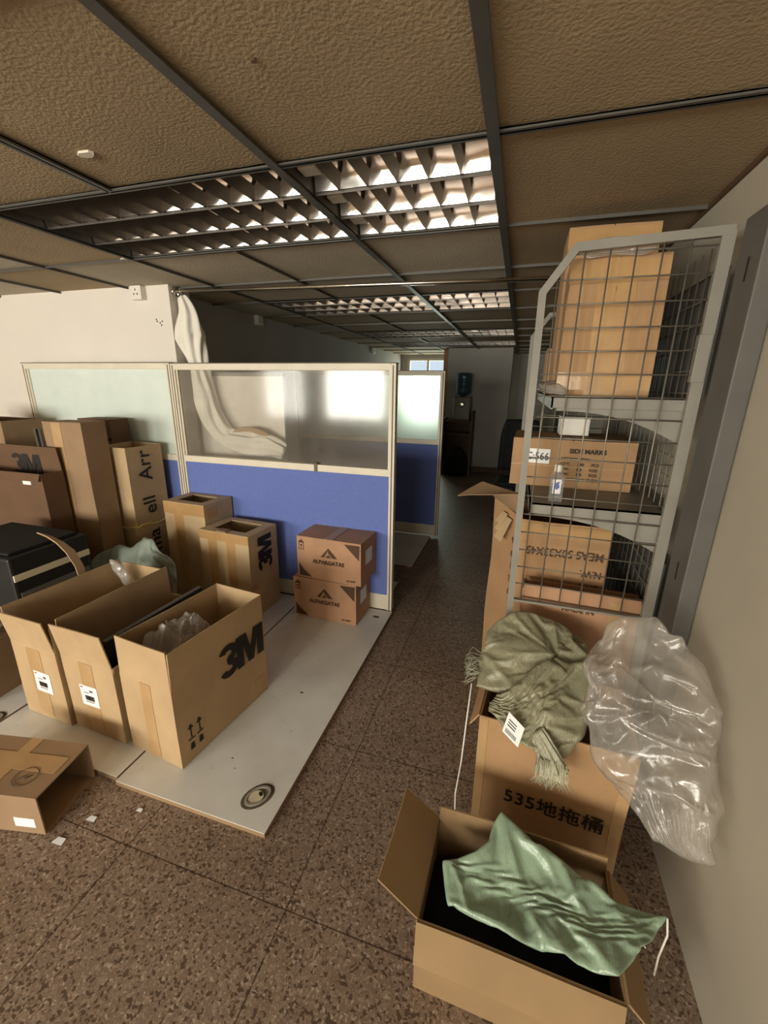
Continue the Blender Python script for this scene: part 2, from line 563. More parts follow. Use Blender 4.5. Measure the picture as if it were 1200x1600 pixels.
def bold_logo(r, origin, right, up, size, m='ink'):
    """the heavy, tight two-character mark on the cartons"""
    R_, U_ = V(right).normalized(), V(up).normalized(); N_ = R_.cross(U_); O_ = V(origin)
    def P(x, y): return O_ + R_ * (x * size) + U_ * (y * size)
    b = MB()
    def quad(*q): b.prism([P(*p) for p in q], N_ * .0006)
    for cy, a0, a1 in ((.735, 165, -95), (.270, 95, -165)):
        n = 16
        for i in range(n):
            t0, t1 = math.radians(a0 + (a1 - a0) * i / n), math.radians(a0 + (a1 - a0) * (i + 1) / n)
            quad((.30 + .12 * math.cos(t0), cy + .085 * math.sin(t0)), (.30 + .12 * math.cos(t1), cy + .085 * math.sin(t1)),
                 (.30 + .34 * math.cos(t1), cy + .27 * math.sin(t1)), (.30 + .34 * math.cos(t0), cy + .27 * math.sin(t0)))
    quad((.24, .42), (.42, .42), (.42, .60), (.24, .60))
    x0 = .60
    quad((x0, 0), (x0 + .27, 0), (x0 + .27, 1), (x0, 1)); quad((x0 + .83, 0), (x0 + 1.10, 0), (x0 + 1.10, 1), (x0 + .83, 1))
    quad((x0 + .18, 1), (x0 + .40, 1), (x0 + .66, .0), (x0 + .44, 0)); quad((x0 + .44, 0), (x0 + .66, 0), (x0 + .92, 1), (x0 + .70, 1))
    o = b.build('printed_logo', M[m], r, fix=False)
    on_carton(r, o)
    return o

def barcode_label(r, c, right, up, w, h, text=True):
    right, up = V(right).normalized(), V(up).normalized()
    n = right.cross(up)
    c = V(c)
    def P(u, v, k): return c + right * u + up * v + n * k
    b = MB(); b.slab(P(-w / 2, -h / 2, .002), P(w / 2, -h / 2, .002), P(w / 2, h / 2, .002), P(-w / 2, h / 2, .002), 0.001, 2, 2)
    o = b.build('shipping_label', M['label'], r, fix=False)
    k = MB(); x = -w * 0.26
    while x < w * 0.26:
        bw = random.choice((0.0014, 0.002, 0.003))
        k.slab(P(x, -h * .22, .003), P(x + bw, -h * .22, .003), P(x + bw, h * .02, .003), P(x, h * .02, .003), .0006)
        x += bw + random.choice((0.0014, 0.002))
    kk = k.build('barcode', M['ink'], o, fix=False)
    ls_ = []
    for u0, u1, v, hh in ((-.44, -.30, .38, .05), (.06, .24, .22, .10), (-.30, .02, .14, .03), (-.26, .22, -.31, .035)):
        l = MB(); l.slab(P(u0 * w, v * h, .003), P(u1 * w, v * h, .003), P(u1 * w, (v + hh) * h, .003), P(u0 * w, (v + hh) * h, .003), .0006)
        ls_.append(l.build('label_print', M['ink_red'] if u0 == -.44 else M['grey_dark'], o, fix=False))
    on_carton(r, [o, kk] + ls_)
    return o

# ------------------------------------------------------------------ crumpled sheets and bags
def ridge(p):
    return 1.0 - 2.0 * abs(noise.noise(p))

def catmull(pts, n):
    k = len(pts); out = []
    for i in range(n):
        t = i / n * k; a = int(t); u = t - a
        p0, p1, p2, p3 = (pts[(a + j - 1) % k] for j in range(4))
        out.append(0.5 * ((2 * p1) + (p2 - p0) * u + (2 * p0 - 5 * p1 + 4 * p2 - p3) * u * u + (3 * p1 - p0 - 3 * p2 + p3) * u ** 3))
    return out

def bag(outline, nrm, tf, tb, amp=0.02, freq=7.0, stretch=(1, 1, 1), seed=1.0, rays=120, rings=36, centre=None, rim=0.0, power=0.5, lift=None):
    """a closed, crumpled bag: outline is a loop of 3-D points (star shaped), nrm the way it bulges"""
    pts = [V(p) for p in outline]
    c = V(centre) if centre else sum(pts, V()) / len(pts)
    loop = catmull(pts, rays)
    nrm = V(nrm).normalized()
    s = V((seed * 5.1, seed * 2.3, seed * 8.7)); st = V(stretch)
    def fold(p):
        q = V((p.x * st.x, p.y * st.y, p.z * st.z)) * freq + s
        q = q + noise.noise_vector(q * 0.5) * 0.6
        return ridge(q) * 0.6 + ridge(q * 2.1 + V((3, 1, 7))) * 0.3 + ridge(q * 4.7) * 0.12
    b = MB(); vs = []; fs = []
    def layer(sign, th):
        base = len(vs)
        vs.append(None)
        for j in range(1, rings + 1):
            rho = j / rings
            for i in range(rays):
                p = c + (loop[i] - c) * rho
                hgt = th * (max(0.0, 1 - rho ** 2.2)) ** power
                wgt = (1 - rho ** 6) + rim
                if lift: p = p + V((0, 0, 1)) * lift(rho)
                f = fold(p)
                vs.append(p + nrm * sign * (hgt + (f - 0.35) * amp * wgt) + noise.noise_vector(p * freq * 1.3 + s) * amp * 0.35 * wgt)
        f = fold(c)
        vs[base] = c + nrm * sign * (th + (f - 0.35) * amp)
        for i in range(rays):
            k = (i + 1) % rays
            fs.append((base, base + 1 + i, base + 1 + k) if sign > 0 else (base, base + 1 + k, base + 1 + i))
            for j in range(rings - 1):
                a = base + 1 + j * rays
                q = (a + i, a + rays + i, a + rays + k, a + k)
                fs.append(q if sign > 0 else q[::-1])
        return base
    b0 = layer(1, tf); b1 = layer(-1, tb)
    a = b0 + 1 + (rings - 1) * rays; d = b1 + 1 + (rings - 1) * rays
    for i in range(rays):
        k = (i + 1) % rays
        fs.append((a + i, d + i, d + k, a + k))
    b.add(vs, fs, 0, True)
    return b

def along(pts, n):
    """n + 1 points evenly spaced along a polyline"""
    pts = [V(p) for p in pts]
    run = [0.0]
    for p, q in zip(pts, pts[1:]):
        run.append(run[-1] + (q - p).length)
    out = []
    for i in range(n + 1):
        t = run[-1] * i / n; k = 0
        while k < len(run) - 2 and run[k + 1] < t: k += 1
        out.append(pts[k].lerp(pts[k + 1], (t - run[k]) / max(1e-9, run[k + 1] - run[k])))
    return out

CORNERS = [(0, 0), (1, 0), (1, 1), (0, 1)]
def draped_sack(n, bottom, right, top, left, nrm, bt, bb, grow, pins, frames=34, seed=1, stiff=20, bend=.35, mass=.15,
                pressure=0, grav=1.0, boxes=(), ells=()):
    """a flat two-layer sack with more cloth than its outline needs, let go to fold and settle
    on what lies under it; returns the settled shape as a mesh builder"""
    nx, ny = n
    B_, T_, L_, R_ = along(bottom, nx), along(top, nx), along(left, ny), along(right, ny)
    nrm = V(nrm).normalized()
    vs, idx, fs = [], {}, []
    for lay, (sg, th) in enumerate(((1, bt), (-1, bb))):
        for j in range(ny + 1):
            for i in range(nx + 1):
                rim = i in (0, nx) or j in (0, ny)
                if rim and lay:
                    idx[1, i, j] = idx[0, i, j]; continue
                u, v = i / nx, j / ny
                p = B_[i] * (1 - v) + T_[i] * v + L_[j] * (1 - u) + R_[j] * u - ((B_[0] * (1 - u) + B_[nx] * u) * (1 - v) + (T_[0] * (1 - u) + T_[nx] * u) * v)
                if not rim:
                    p += nrm * sg * th * (16 * u * (1 - u) * v * (1 - v)) ** .45
                p += noise.noise_vector(p * 9 + V((seed, seed, seed))) * (.003 if rim else .006)
                idx[lay, i, j] = len(vs); vs.append(p)
    for lay in (0, 1):
        for j in range(ny):
            for i in range(nx):
                q = (idx[lay, i, j], idx[lay, i + 1, j], idx[lay, i + 1, j + 1], idx[lay, i, j + 1])
                fs.append(q if lay == 0 else q[::-1])
    temp = []
    def solid(mb):
        o = mb.build('support'); temp.append(o)
        o.modifiers.new('support', 'COLLISION'); o.collision.thickness_outer = .004; o.collision.cloth_friction = 20
    for bx in boxes:
        solid(MB().box(*bx))
    for c, r in ells:
        k = 12
        mb = MB().lathe([(max(.01, math.cos(-1.5708 + math.pi * q / k)), math.sin(-1.5708 + math.pi * q / k)) for q in range(k + 1)], 20)
        mb.v = [(c[0] + r[0] * x, c[1] + r[1] * y, c[2] + r[2] * z) for x, y, z in mb.v]
        solid(mb)
    me = bpy.data.meshes.new('loose_sack'); me.from_pydata(vs, [], fs)
    o = link('loose_sack', me); temp.append(o)
    vg = o.vertex_groups.new(name='pin')
    vg.add([idx[0, round(u * nx), round(v * ny)] for u, v in pins], 1.0, 'REPLACE')
    m = o.modifiers.new('cloth', 'CLOTH'); st = m.settings
    st.quality = 8; st.mass = mass
    st.tension_stiffness = st.compression_stiffness = stiff; st.shear_stiffness = stiff * .6; st.bending_stiffness = bend
    st.tension_damping = st.compression_damping = 8; st.bending_damping = .6; st.air_damping = 2
    st.vertex_group_mass = 'pin'; st.shrink_min = -grow; st.pin_stiffness = 1
    if pressure:
        st.use_pressure = True; st.uniform_pressure_force = pressure
    st.effector_weights.gravity = grav
    cs = m.collision_settings
    cs.use_collision = True; cs.distance_min = .003; cs.use_self_collision = True; cs.self_distance_min = .003; cs.collision_quality = 4
    m.point_cache.frame_start, m.point_cache.frame_end = 1, frames
    SC.frame_start, SC.frame_end = 1, frames
    for f in range(1, frames + 1):
        SC.frame_set(f)
    ev = o.evaluated_get(bpy.context.evaluated_depsgraph_get())
    settled = [v.co.copy() for v in ev.to_mesh().vertices]
    ev.to_mesh_clear()
    SC.frame_set(1)
    for t in temp:
        md = t.data; bpy.data.objects.remove(t); bpy.data.meshes.remove(md)
    b = MB(); b.add(settled, fs, 0, True)
    b.sub = 1
    return b

def sweep_cloth(path, rad, folds=7, depth=0.35, seed=1.0, seg=64, flat=(1, 1, 1), sub=10):
    """gathered cloth along a path: a pleated closed cross-section"""
    pts = [V(p) for p in path]
    fine, rr = [], []
    n = (len(pts) - 1) * sub
    for i in range(n + 1):
        t = i / sub; a = min(int(t), len(pts) - 2); u = t - a
        p0 = pts[max(a - 1, 0)]; p1 = pts[a]; p2 = pts[a + 1]; p3 = pts[min(a + 2, len(pts) - 1)]
        fine.append(0.5 * ((2 * p1) + (p2 - p0) * u + (2 * p0 - 5 * p1 + 4 * p2 - p3) * u * u + (3 * p1 - p0 - 3 * p2 + p3) * u ** 3))
        rr.append(rad[a] * (1 - u) + rad[a + 1] * u)
    b = MB(); vs, fs = [], []
    for i, p in enumerate(fine):
        d = (fine[min(i + 1, n)] - fine[max(i - 1, 0)]).normalized()
        y = V((0, 1, 0)); x = y.cross(d).normalized()
        for k in range(seg):
            th = 2 * math.pi * k / seg
            q = V((math.cos(th) * 1.3, math.sin(th) * 1.3, i * 0.035 + seed))
            f = 1 + depth * (ridge(q * 1.1) - 0.4) + 0.18 * math.sin(folds * th + 2.0 * noise.noise(V((i * 0.05, seed, 0))) * 3)
            vs.append(p + x * math.cos(th) * rr[i] * f * flat[0] + y * math.sin(th) * rr[i] * f * flat[1])
    for i in range(n):
        for k in range(seg):
            fs.append((i * seg + k, i * seg + (k + 1) % seg, (i + 1) * seg + (k + 1) % seg, (i + 1) * seg + k))
    fs.append(tuple(range(seg))[::-1]); fs.append(tuple(range(n * seg, (n + 1) * seg)))
    b.add(vs, fs, 0, True)
    return b

# ================================================================== THE ROOM
H = 2.196
YN, YF, XL, XR = -4.0, 9.6, -6.3, 0.60
struct(MB().box(XL - .1, XR + .1, YN - .1, YF + .1, -0.1, 0).build('floor', M['terrazzo']))
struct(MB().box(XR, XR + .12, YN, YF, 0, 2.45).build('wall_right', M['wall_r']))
struct(MB().box(XL - .12, XL, YN, 2.85, 0, 2.45).build('wall_far_left', M['wall']))
struct(MB().box(XL, -2.40, 2.65, 2.85, 0, 2.45).build('wall_left', M['wall']))
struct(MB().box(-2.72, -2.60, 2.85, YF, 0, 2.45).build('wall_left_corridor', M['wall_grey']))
struct(MB().box(-1.31, -0.19, 8.08, 8.6, 0, 2.45).build('wall_pillar', M['wall_grey']))
# wall behind the photographer with three windows, wall at the far end with one
def wall_with_windows(name, x0, x1, y0, y1, wins, z0, z1, top, m):
    b = MB()
    b.box(x0, x1, y0, y1, 0, z0); b.box(x0, x1, y0, y1, z1, top)
    xs = [x0] + [v for w in wins for v in w] + [x1]
    for i in range(0, len(xs), 2):
        b.box(xs[i], xs[i + 1], y0, y1, z0, z1)
    return struct(b.build(name, m))
wall_with_windows('wall_behind', XL, XR, YN - .12, YN, BACK_WIN, 0.75, 1.98, 2.45, M['wall'])
FAR_WIN = [(-2.45, -1.55)]
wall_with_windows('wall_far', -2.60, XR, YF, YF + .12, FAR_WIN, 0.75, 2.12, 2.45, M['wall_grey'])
def window(n, x0, x1, y, z0, z1, cols):
    f = MB(); w = .045
    f.box(x0, x1, y - .03, y + .03, z0, z0 + w); f.box(x0, x1, y - .03, y + .03, z1 - w, z1)
    for i in range(cols + 1):
        x = x0 + w / 2 + (x1 - x0 - w) * i / cols
        f.box(x - w / 2, x + w / 2, y - .028, y + .028, z0 + w, z1 - w)
    o = struct(f.build('window_%d' % n, M['frame']))
    g = MB(); g.box(x0 + w, x1 - w, y - .003, y + .003, z0 + w, z1 - w)
    g.build('pane', M['pane'], o)
for i, (a, b_) in enumerate(BACK_WIN):
    window(i + 1, a, b_, YN - .06, 0.75, 1.98, 3)
window(5, -2.45, -1.55, YF + .06, 0.75, 2.12, 2)
struct(MB().box(-1.315, -0.185, 8.06, 8.08, 0, 0.10).build('baseboard_pillar', M['skirting']))
struct(MB().box(-1.42, -1.33, 8.25, 8.5, 0, 2.19).build('trim_1', M['card_orange']))

# ceiling: mineral tiles lying in a grid of T bars
XB = [-6.0, -5.35, -4.7, -4.05, -3.40, -2.75, -2.09, -1.44, -0.785, -0.135, 0.515]
YB = [-3.36, -2.68, -2.0, -1.32, -0.64, 0.02, 0.70, 1.375, 2.075, 2.74, 3.36, 4.08, 4.77, 5.47, 6.18, 6.88, 7.58, 8.28, 8.98]
LIGHTS = [(-2.09, -0.785, 1.375, 2.075), (-0.785, -0.135, 1.375, 2.075),
          (-2.09, -0.785, 3.36, 4.08), (-0.785, -0.135, 3.36, 4.08),
          (-2.09, -0.785, 5.47, 6.18), (-0.785, -0.135, 5.47, 6.18),
          (-2.09, -0.785, 6.88, 7.58), (-0.785, -0.135, 6.88, 7.58)]
ce = MB()
xs = [XL] + XB + [XR]; ys = [YN] + YB + [YF]
for i in range(len(xs) - 1):
    for j in range(len(ys) - 1):
        cx, cy = (xs[i] + xs[i + 1]) / 2, (ys[j] + ys[j + 1]) / 2
        if any(a < cx < b2 and c < cy < d for a, b2, c, d in LIGHTS):
            continue
        random.seed(i * 31 + j)
        k = [random.uniform(0, .003) for _ in range(4)]
        z = H + .001
        mi = 1 if (cx < -2.1 and 1.4 < cy < 2.7 and (i + j) % 2) or (i, j) in ((9, 9), (7, 10), (8, 11), (9, 11)) or random.random() < 0.16 else 0  # paler tiles beside the left wall carry window light in their colour
        ce.slab((xs[i], ys[j], z + k[0]), (xs[i], ys[j + 1], z + k[1]), (xs[i + 1], ys[j + 1], z + k[2]), (xs[i + 1], ys[j], z + k[3]), 0.012, 1, 1, mi)
ce.box(XL, XR, YN, YF, 2.42, 2.45)
struct(ce.build('ceiling', [M['tile'], M['tile_pale']]))
g = MB()
def runner(x0, x1, y0, y1, hw, along):
    if along == 'y':
        g.box(x0 - hw, x0 + hw, y0, y1, H - .014, H - .008); g.box(x0 - .002, x0 + .002, y0, y1, H - .008, H + .03)
    else:
        g.box(x0, x1, y0 - hw, y0 + hw, H - .011, H - .006); g.box(x0, x1, y0 - .002, y0 + .002, H - .006, H + .028)
runner(-.135, 0, YN, YF, .016, 'y'); runner(-.785, 0, YN, YF, .015, 'y'); runner(-1.44, 0, YN, 1.365, .016, 'y')
runner(-2.10, XR, 1.375, 0, .013, 'x'); runner(-2.10, -.135, 2.075, 0, .008, 'x')
for y in YB[10:]:
    if y not in (4.77, 6.88, 2.74): runner(-2.10, -.135, y, 0, .008, 'x')
runner(-2.09, 0, 1.375, 2.075, .008, 'y')
for x in XB:
    if x in (-.135, -.785) or x > .5: continue
    for a, b_ in (((YN, 1.375), (2.075, 3.36), (4.08, 5.47), (6.18, 6.88), (7.58, YF)) if x == -1.44 else ((YN, YF),)):
        runner(x, 0, a, b_, .0035, 'y')
for y in YB:
    runner(XL, XR, y, 0, .0035, 'x')
struct(g.build('trim_2', M['tbar']))
struct(MB().box(XR - .012, XR, YN, YF, H - .012, H + .012).build('trim_4', M['wood']))

for n_, (cx, cy, a, c) in enumerate(((-1.30, 1.172, .028, .018), (-2.15, 2.08, .028, .022), (-.60, .98, .006, .005))):
    random.seed(n_); b = MB(); k = 9
    b.prism([(cx + a * math.cos(6.283 * i / k) * random.uniform(.7, 1.1), cy + c * math.sin(6.283 * i / k) * random.uniform(.7, 1.1), H - .004) for i in range(k)], (0, 0, .006))
    struct(b.build('trim_%d' % (5 + n_), M['frame'] if n_ < 2 else M['wood']))

# ------------------------------------------------------------------ recessed louvre lights
def ceiling_light(x0, x1, y0, y1, label, holders=False):
    r = empty('ceiling_light', ((x0 + x1) / 2, (y0 + y1) / 2, H))
    tag(r, label, 'light', 'recessed louvre ceiling lights')
    L, D = (x1 - x0) / 2 - .012, (y1 - y0) / 2 - .010
    hs = MB(); zt = .105
    hs.box(-L, L, -D, D, zt, zt + .004)
    for s in (-1, 1):
        hs.box(-L, L, s * D - .006, s * D + .006, -.004, zt); hs.box(s * L - .006, s * L + .006, -D, D, -.004, zt)
    hs.build('housing', M['housing'], r)
    rows = 3; pitch = 2 * D / rows
    for k in range(rows):
        yc = -D + pitch * (k + .5); hw = pitch / 2 - .010
        rf = MB(); n = 28; vs = []; fs = []; nx = 14
        for i in range(nx + 1):
            for j in range(n + 1):
                u = math.sin(math.pi * (j / n - .5))
                vs.append((-L + .012 + (2 * L - .024) * i / nx, yc + hw * u, .088 * (1 - abs(u) ** 5.0) + .004))
        for i in range(nx):
            for j in range(n):
                a = i * (n + 1) + j
                fs.append((a, a + 1, a + n + 2, a + n + 1))
        rf.add(vs, fs, 0, True)
        rf.build('reflector', M['mirror'], r, fix=False)
    lv = MB()
    for k in range(1, rows):
        yc = -D + pitch * k
        lv.prism([(-L, yc - .006, .05), (-L, yc + .006, .05), (-L, yc + .001, -.004), (-L, yc - .001, -.004)], (2 * L, 0, 0))
    ncross = max(6, round(2 * L / .105))
    for i in range(1, ncross):
        x = -L + 2 * L * i / ncross
        for k in range(rows):
            a = -D + pitch * k + .010; c = a + pitch - .020
            lv.prism([(x - .010, a, .045), (x + .010, a, .045), (x, a, -.003)], (0, c - a, 0))
    lv.build('louvre_grid', M['louver'], r)
    if holders:
        for k in range(rows):
            yc = -D + pitch * (k + .5)
            h = MB(); h.box(-L + .010, -L + .075, yc - .03, yc + .03, .02, .06)
            h.tube([(-L + .075, yc, .04), (-L + .085, yc, .04)], .014, 12)
            h.build('lamp_holder', M['white_plastic'], r, bevel=.004)
    return r
LL = ['long louvred ceiling light nearest the camera, on the left', 'square louvred ceiling light nearest the camera, beside the long one',
      'long louvred ceiling light just behind the curtain rod', 'short louvred ceiling light just behind the curtain rod, right of the long one',
      'long louvred ceiling light in the third row from the camera', 'short louvred ceiling light in the third row from the camera',
      'long louvred ceiling light in the farthest row, before the pillar', 'short louvred ceiling light in the farthest row, before the pillar']
for i, (a, b_, c, d) in enumerate(LIGHTS):
    ceiling_light(a, b_, c, d, LL[i], holders=(i == 1))

# ------------------------------------------------------------------ curtain rod, curtain, sockets
rod = empty('curtain_rod', (-2.37, 2.70, 2.15))
tag(rod, 'thin shiny metal curtain rod spanning the room below the ceiling', 'rod')
MB().tube([(-0.02, 0, .012), (2.96, 0, -.045)], .0125, 14).build('pole', M['chrome'], rod)
MB().tube([(-.03, 0, .012), (-.012, 0, .012)], .03, 16).build('wall_flange', M['chrome'], rod)
rg = MB()
for k in range(14):
    th = 2 * math.pi * k / 14
    rg.tube([(0.035 + .004 * math.sin(k), math.cos(th) * .02, .010 + math.sin(th) * .02), (0.035, math.cos(th + .45) * .02, .010 + math.sin(th + .45) * .02)], .003, 6)
rg.build('curtain_ring', M['chrome'], rod)

cur = sweep_cloth([(-2.335, 2.70, 2.125), (-2.30, 2.70, 2.02), (-2.30, 2.70, 1.86), (-2.26, 2.70, 1.68), (-2.245, 2.71, 1.52), (-2.20, 2.71, 1.30),
                   (-2.08, 2.715, 1.15), (-1.92, 2.72, 1.11), (-1.75, 2.72, 1.12), (-1.60, 2.72, 1.07)],
                  [.028, .060, .088, .062, .066, .075, .072, .078, .075, .045], 6, .38, 3.0, flat=(1.0, .72))
co = cur.build('curtain', M['white_cloth'])
tag(co, 'gathered white curtain hanging from the rod end and draped behind the partition glass', 'curtain')
lg = bag([(-2.02, 2.70, 1.20), (-1.92, 2.70, 1.245), (-1.78, 2.70, 1.235), (-1.70, 2.70, 1.19), (-1.78, 2.70, 1.19), (-1.90, 2.70, 1.215)], (0, -1, .3), .02, .02, .008, 9, seed=4, rays=60, rings=12)
tag(lg.build('fabric_strip', M['card']), 'brown folded strip lying on the white curtain behind the glass', 'cloth')

def socket(x, y, z, face, label, s=.075):
    r = empty('wall_socket', (x, y, z)); tag(r, label, 'socket', 'sockets under the ceiling')
    f = V(face); side = V((-f.y, f.x, 0)); up = V((0, 0, 1))
    b = MB()
    def bx(c, w, h, d0, d1):
        p = [c + side * sx * w + up * sz * h for sx, sz in ((-1, -1), (1, -1), (1, 1), (-1, 1))]
        b.prism([q + f * d0 for q in p], f * (d1 - d0))
    bx(V((0, 0, 0)), s * .62, s * .60, 0, .045)
    b.build('face_plate', M['white_plastic'], r, bevel=.004)
    k = MB()
    for (u, v) in ((0, .018), (-.015, -.010), (.015, -.010)):
        c = side * u + up * v
        p = [c + side * sx * .004 + up * sz * .006 for sx, sz in ((-1, -1), (1, -1), (1, 1), (-1, 1))]
        k.prism([q + f * .0445 for q in p], f * .0012)
    k.build('socket_slot', M['hole'], r)
socket(-2.645, 2.65, 2.150, (0, -1, 0), 'white wall socket high on the white wall near its corner')
socket(-2.60, 4.02, 2.155, (1, 0, 0), 'white wall socket high on the grey corridor wall, behind the rod')
socket(-2.60, 7.6, 2.13, (1, 0, 0), 'small pale socket at the far end of the grey corridor wall', .07)
h = MB()
for x, z in ((-2.53, 1.965), (-2.505, 1.955), (-2.485, 1.965), (-2.495, 1.94), (-2.535, 1.978)):
    h.box(x - .004, x + .004, 2.6485, 2.6505, z - .005, z + .005)
struct(h.build('trim_3', M['hole']))

# ------------------------------------------------------------------ office partitions
def partition(x0, x1, y, top, label, glass, left_post=True, right_post=True, sill=1.03, mid_seam=None):
    r = empty('office_partition', ((x0 + x1) / 2, y, 0)); tag(r, label, 'partition', 'glazed office partitions')
    X = (x1 - x0) / 2; pw = .034; d = .025
    for s, on in ((-1, left_post), (1, right_post)):
        p = MB(); a = s * X
        xa, xb = (a, a + pw) if s < 0 else (a - pw, a)
        p.box(xa, xb, -d, d, .02, top)
        p.box(xa + .013, xb - .013, -d - .0015, -d, .02, top - .01, 1)
        p.build('post', [M['frame'], M['frame_seam']], r)
    a, b_ = -X + pw, X - pw
    p = MB(); p.box(a, b_, -d, d, top - .04, top); p.box(a, b_, -d - .004, d + .004, top - .012, top)
    p.build('top_rail', M['frame'], r)
    MB().box(-X - .002, X + .002, -d - .003, d + .003, top, top + .006).build('cap_strip', M['frame_seam'], r)
    MB().box(a, b_, -d, d, sill - .045, sill).build('middle_rail', M['frame'], r)
    MB().box(a, b_, -.018, .018, .02, .135).build('kick_plate', M['frame'], r)
    bl = MB(); bl.box(a, b_, -.020, .020, .137, sill - .047)
    bl.build('fabric_panel', M['blue'], r)
    MB().box(a, b_, -.0025, .0025, sill, top - .04).build('glass_pane', glass, r)
    be = MB()
    for yy in (-1, 1):
        be.box(a, a + .012, yy * .008 - .004, yy * .008 + .004, sill, top - .04); be.box(b_ - .012, b_, yy * .008 - .004, yy * .008 + .004, sill, top - .04)
    be.build('glazing_bead', M['frame'], r)
    if mid_seam is not None:
        c = MB(); c.box(mid_seam - .012, mid_seam + .012, -d - .004, d + .004, sill - .05, sill + .012)
        c.build('rail_joint', M['frame_seam'], r)
    return r
partition(-2.385, -0.725, 2.586, 1.675, 'wide partition with clear dusty glass over bright blue fabric, behind the small boxes', M['glass'], mid_seam=0.28)
partition(-3.86, -2.392, 2.586, 1.680, 'partition with pale green glass behind the tall leaning boxes on the left', M['glass_green'])
partition(-2.30, -0.705, 4.235, 1.685, 'dark blue partition farther back with frosted glass, behind the bright blue one', M['glass_frost'])

wb = empty('white_board', (-2.005, 2.81, 0)); tag(wb, 'pale white board standing behind the dusty glass, under the curtain', 'board')
MB().box(-.37, .37, -.010, .010, .002, 1.60).build('board_sheet', M['wall'], wb)
MB().box(-.375, .375, -.012, .012, 1.60, 1.625).build('edge_strip', M['grey_metal'], wb)

# ------------------------------------------------------------------ boards on the floor
def floor_board(x0, x1, y0, y1, label, z=.022, grom=None, marks=()):
    r = empty('floor_board', ((x0 + x1) / 2, (y0 + y1) / 2, 0)); tag(r, label, 'board', 'white boards on the floor')
    X, Y = (x1 - x0) / 2, (y1 - y0) / 2
    MB().box(-X, X, -Y, Y, 0, z - .003).build('board_core', M['card_dark'], r)
    MB().box(-X, X, -Y, Y, z - .003, z).build('laminate_top', M['board'], r)
    if grom:
        gx, gy, rot = grom; gx -= (x0 + x1) / 2; gy -= (y0 + y1) / 2
        ca, sa = math.cos(rot), math.sin(rot)
        def ring(ra, rb, z0, z1, n=40, ir=0.0, ofs=0):
            vs, fs = [], []
            for k in range(n):
                th = 2 * math.pi * k / n
                for (f, zz) in ((1, z0), (1, z1), (ir, z1), (ir, z0)):
                    u, v = ra * f * math.cos(th) + ofs, rb * f * math.sin(th)
                    vs.append((gx + u * ca - v * sa, gy + u * sa + v * ca, zz))
            for k in range(n):
                a, b2 = k * 4, ((k + 1) % n) * 4
                for q in range(4):
                    w = (q + 1) % 4
                    fs.append((a + q, b2 + q, b2 + w, a + w))
            return vs, fs
        d = MB(); d.add(*ring(.066, .046, z, z + .0006, ir=.02)); d.build('dirt_ring', M['dirt'], r)
        q = MB(); q.add(*ring(.052, .035, z, z + .005, ir=.80)); q.build('grommet', M['rubber'], r)
        c = MB(); c.add(*ring(.030, .026, z, z + .003, ir=.01, ofs=-.008)); c.build('grommet_cap', M['cream'], r)
        c = MB(); c.add(*ring(.007, .010, z + .001, z + .0042, ir=.02, ofs=.012)); c.build('cable_hole', M['hole'], r)
    if marks:
        d = MB()
        for x, y, s in marks:
            x -= (x0 + x1) / 2; y -= (y0 + y1) / 2
            d.box(x - s, x + s, y - s * .6, y + s * .6, z, z + .0007)
        d.build('stain', M['dirt'], r)
floor_board(-1.395, -0.715, 0.935, 2.55, 'large white laminate board on the floor, nearest the aisle, with a cable grommet', grom=(-.818, 1.052, math.radians(55)),
            marks=((-1.02, 1.17, .004), (-.98, 1.13, .003), (-.93, 1.62, .008), (-.80, 2.45, .02)))
floor_board(-2.165, -1.405, 0.95, 2.54, 'white board on the floor under the three open cartons')
floor_board(-2.95, -2.18, 0.97, 2.54, 'white board on the floor at the left edge of the picture', grom=(-2.235, 1.00, math.radians(40)))
floor_board(-1.45, -0.77, 3.36, 4.19, 'worn white board on the floor before the farther blue partition')
floor_board(-1.50, -0.80, 2.66, 3.02, 'short white board on the floor just behind the bright blue partition')

# ------------------------------------------------------------------ three open cartons
E = 0.024
OC = 'tall open cartons standing on the white boards'
RX0, RX1, RY0, RY1 = -1.478, -1.175, 1.056, 1.60
r = carton('open carton with big black letters on its side, rightmost of the three in front', 'box', (-1.292, 1.344, E), -7, .295, .54, .375,
           M['card'], {'front': (-1, .175), 'right': (1, .168), 'left': (-3, .165), 'back': (2, .165)}, OC, seed=2)
X, Y = .1475, .27
tape(r, (-.03, -Y, .01), (.03, -Y, .01), (.03, -Y, .37), (-.03, -Y, .37), 'tape_dull')
bold_logo(r, (X + .0055, -.022, .245), (0, 1, 0), (0, 0, 1), .163)
def arrow_marks(r, x, y0, z0, s):
    b = MB()
    for k in range(2):
        yo = y0 + k * .045 * s
        b.slab((x, yo, z0), (x, yo + .032 * s, z0), (x, yo + .032 * s, z0 + .006), (x, yo, z0 + .006), .0006)
        b.slab((x, yo + .013 * s, z0 + .01), (x, yo + .019 * s, z0 + .01), (x, yo + .019 * s, z0 + .055), (x, yo + .013 * s, z0 + .055), .0006)
        b.slab((x, yo + .002, z0 + .055), (x, yo + .030 * s, z0 + .055), (x, yo + .016 * s, z0 + .078), (x, yo + .016 * s, z0 + .078), .0006)
    for k in range(2):
        yo = y0 + k * .045 * s
        b.slab((x, yo + .004, z0 - .05), (x, yo + .028 * s, z0 - .05), (x, yo + .024 * s, z0 - .018), (x, yo + .008, z0 - .018), .0006)
    o = b.build('handling_marks', M['ink'], r, fix=False)
    on_carton(r, o)
arrow_marks(r, X + .0035, -Y + .045, .105, 1.0)
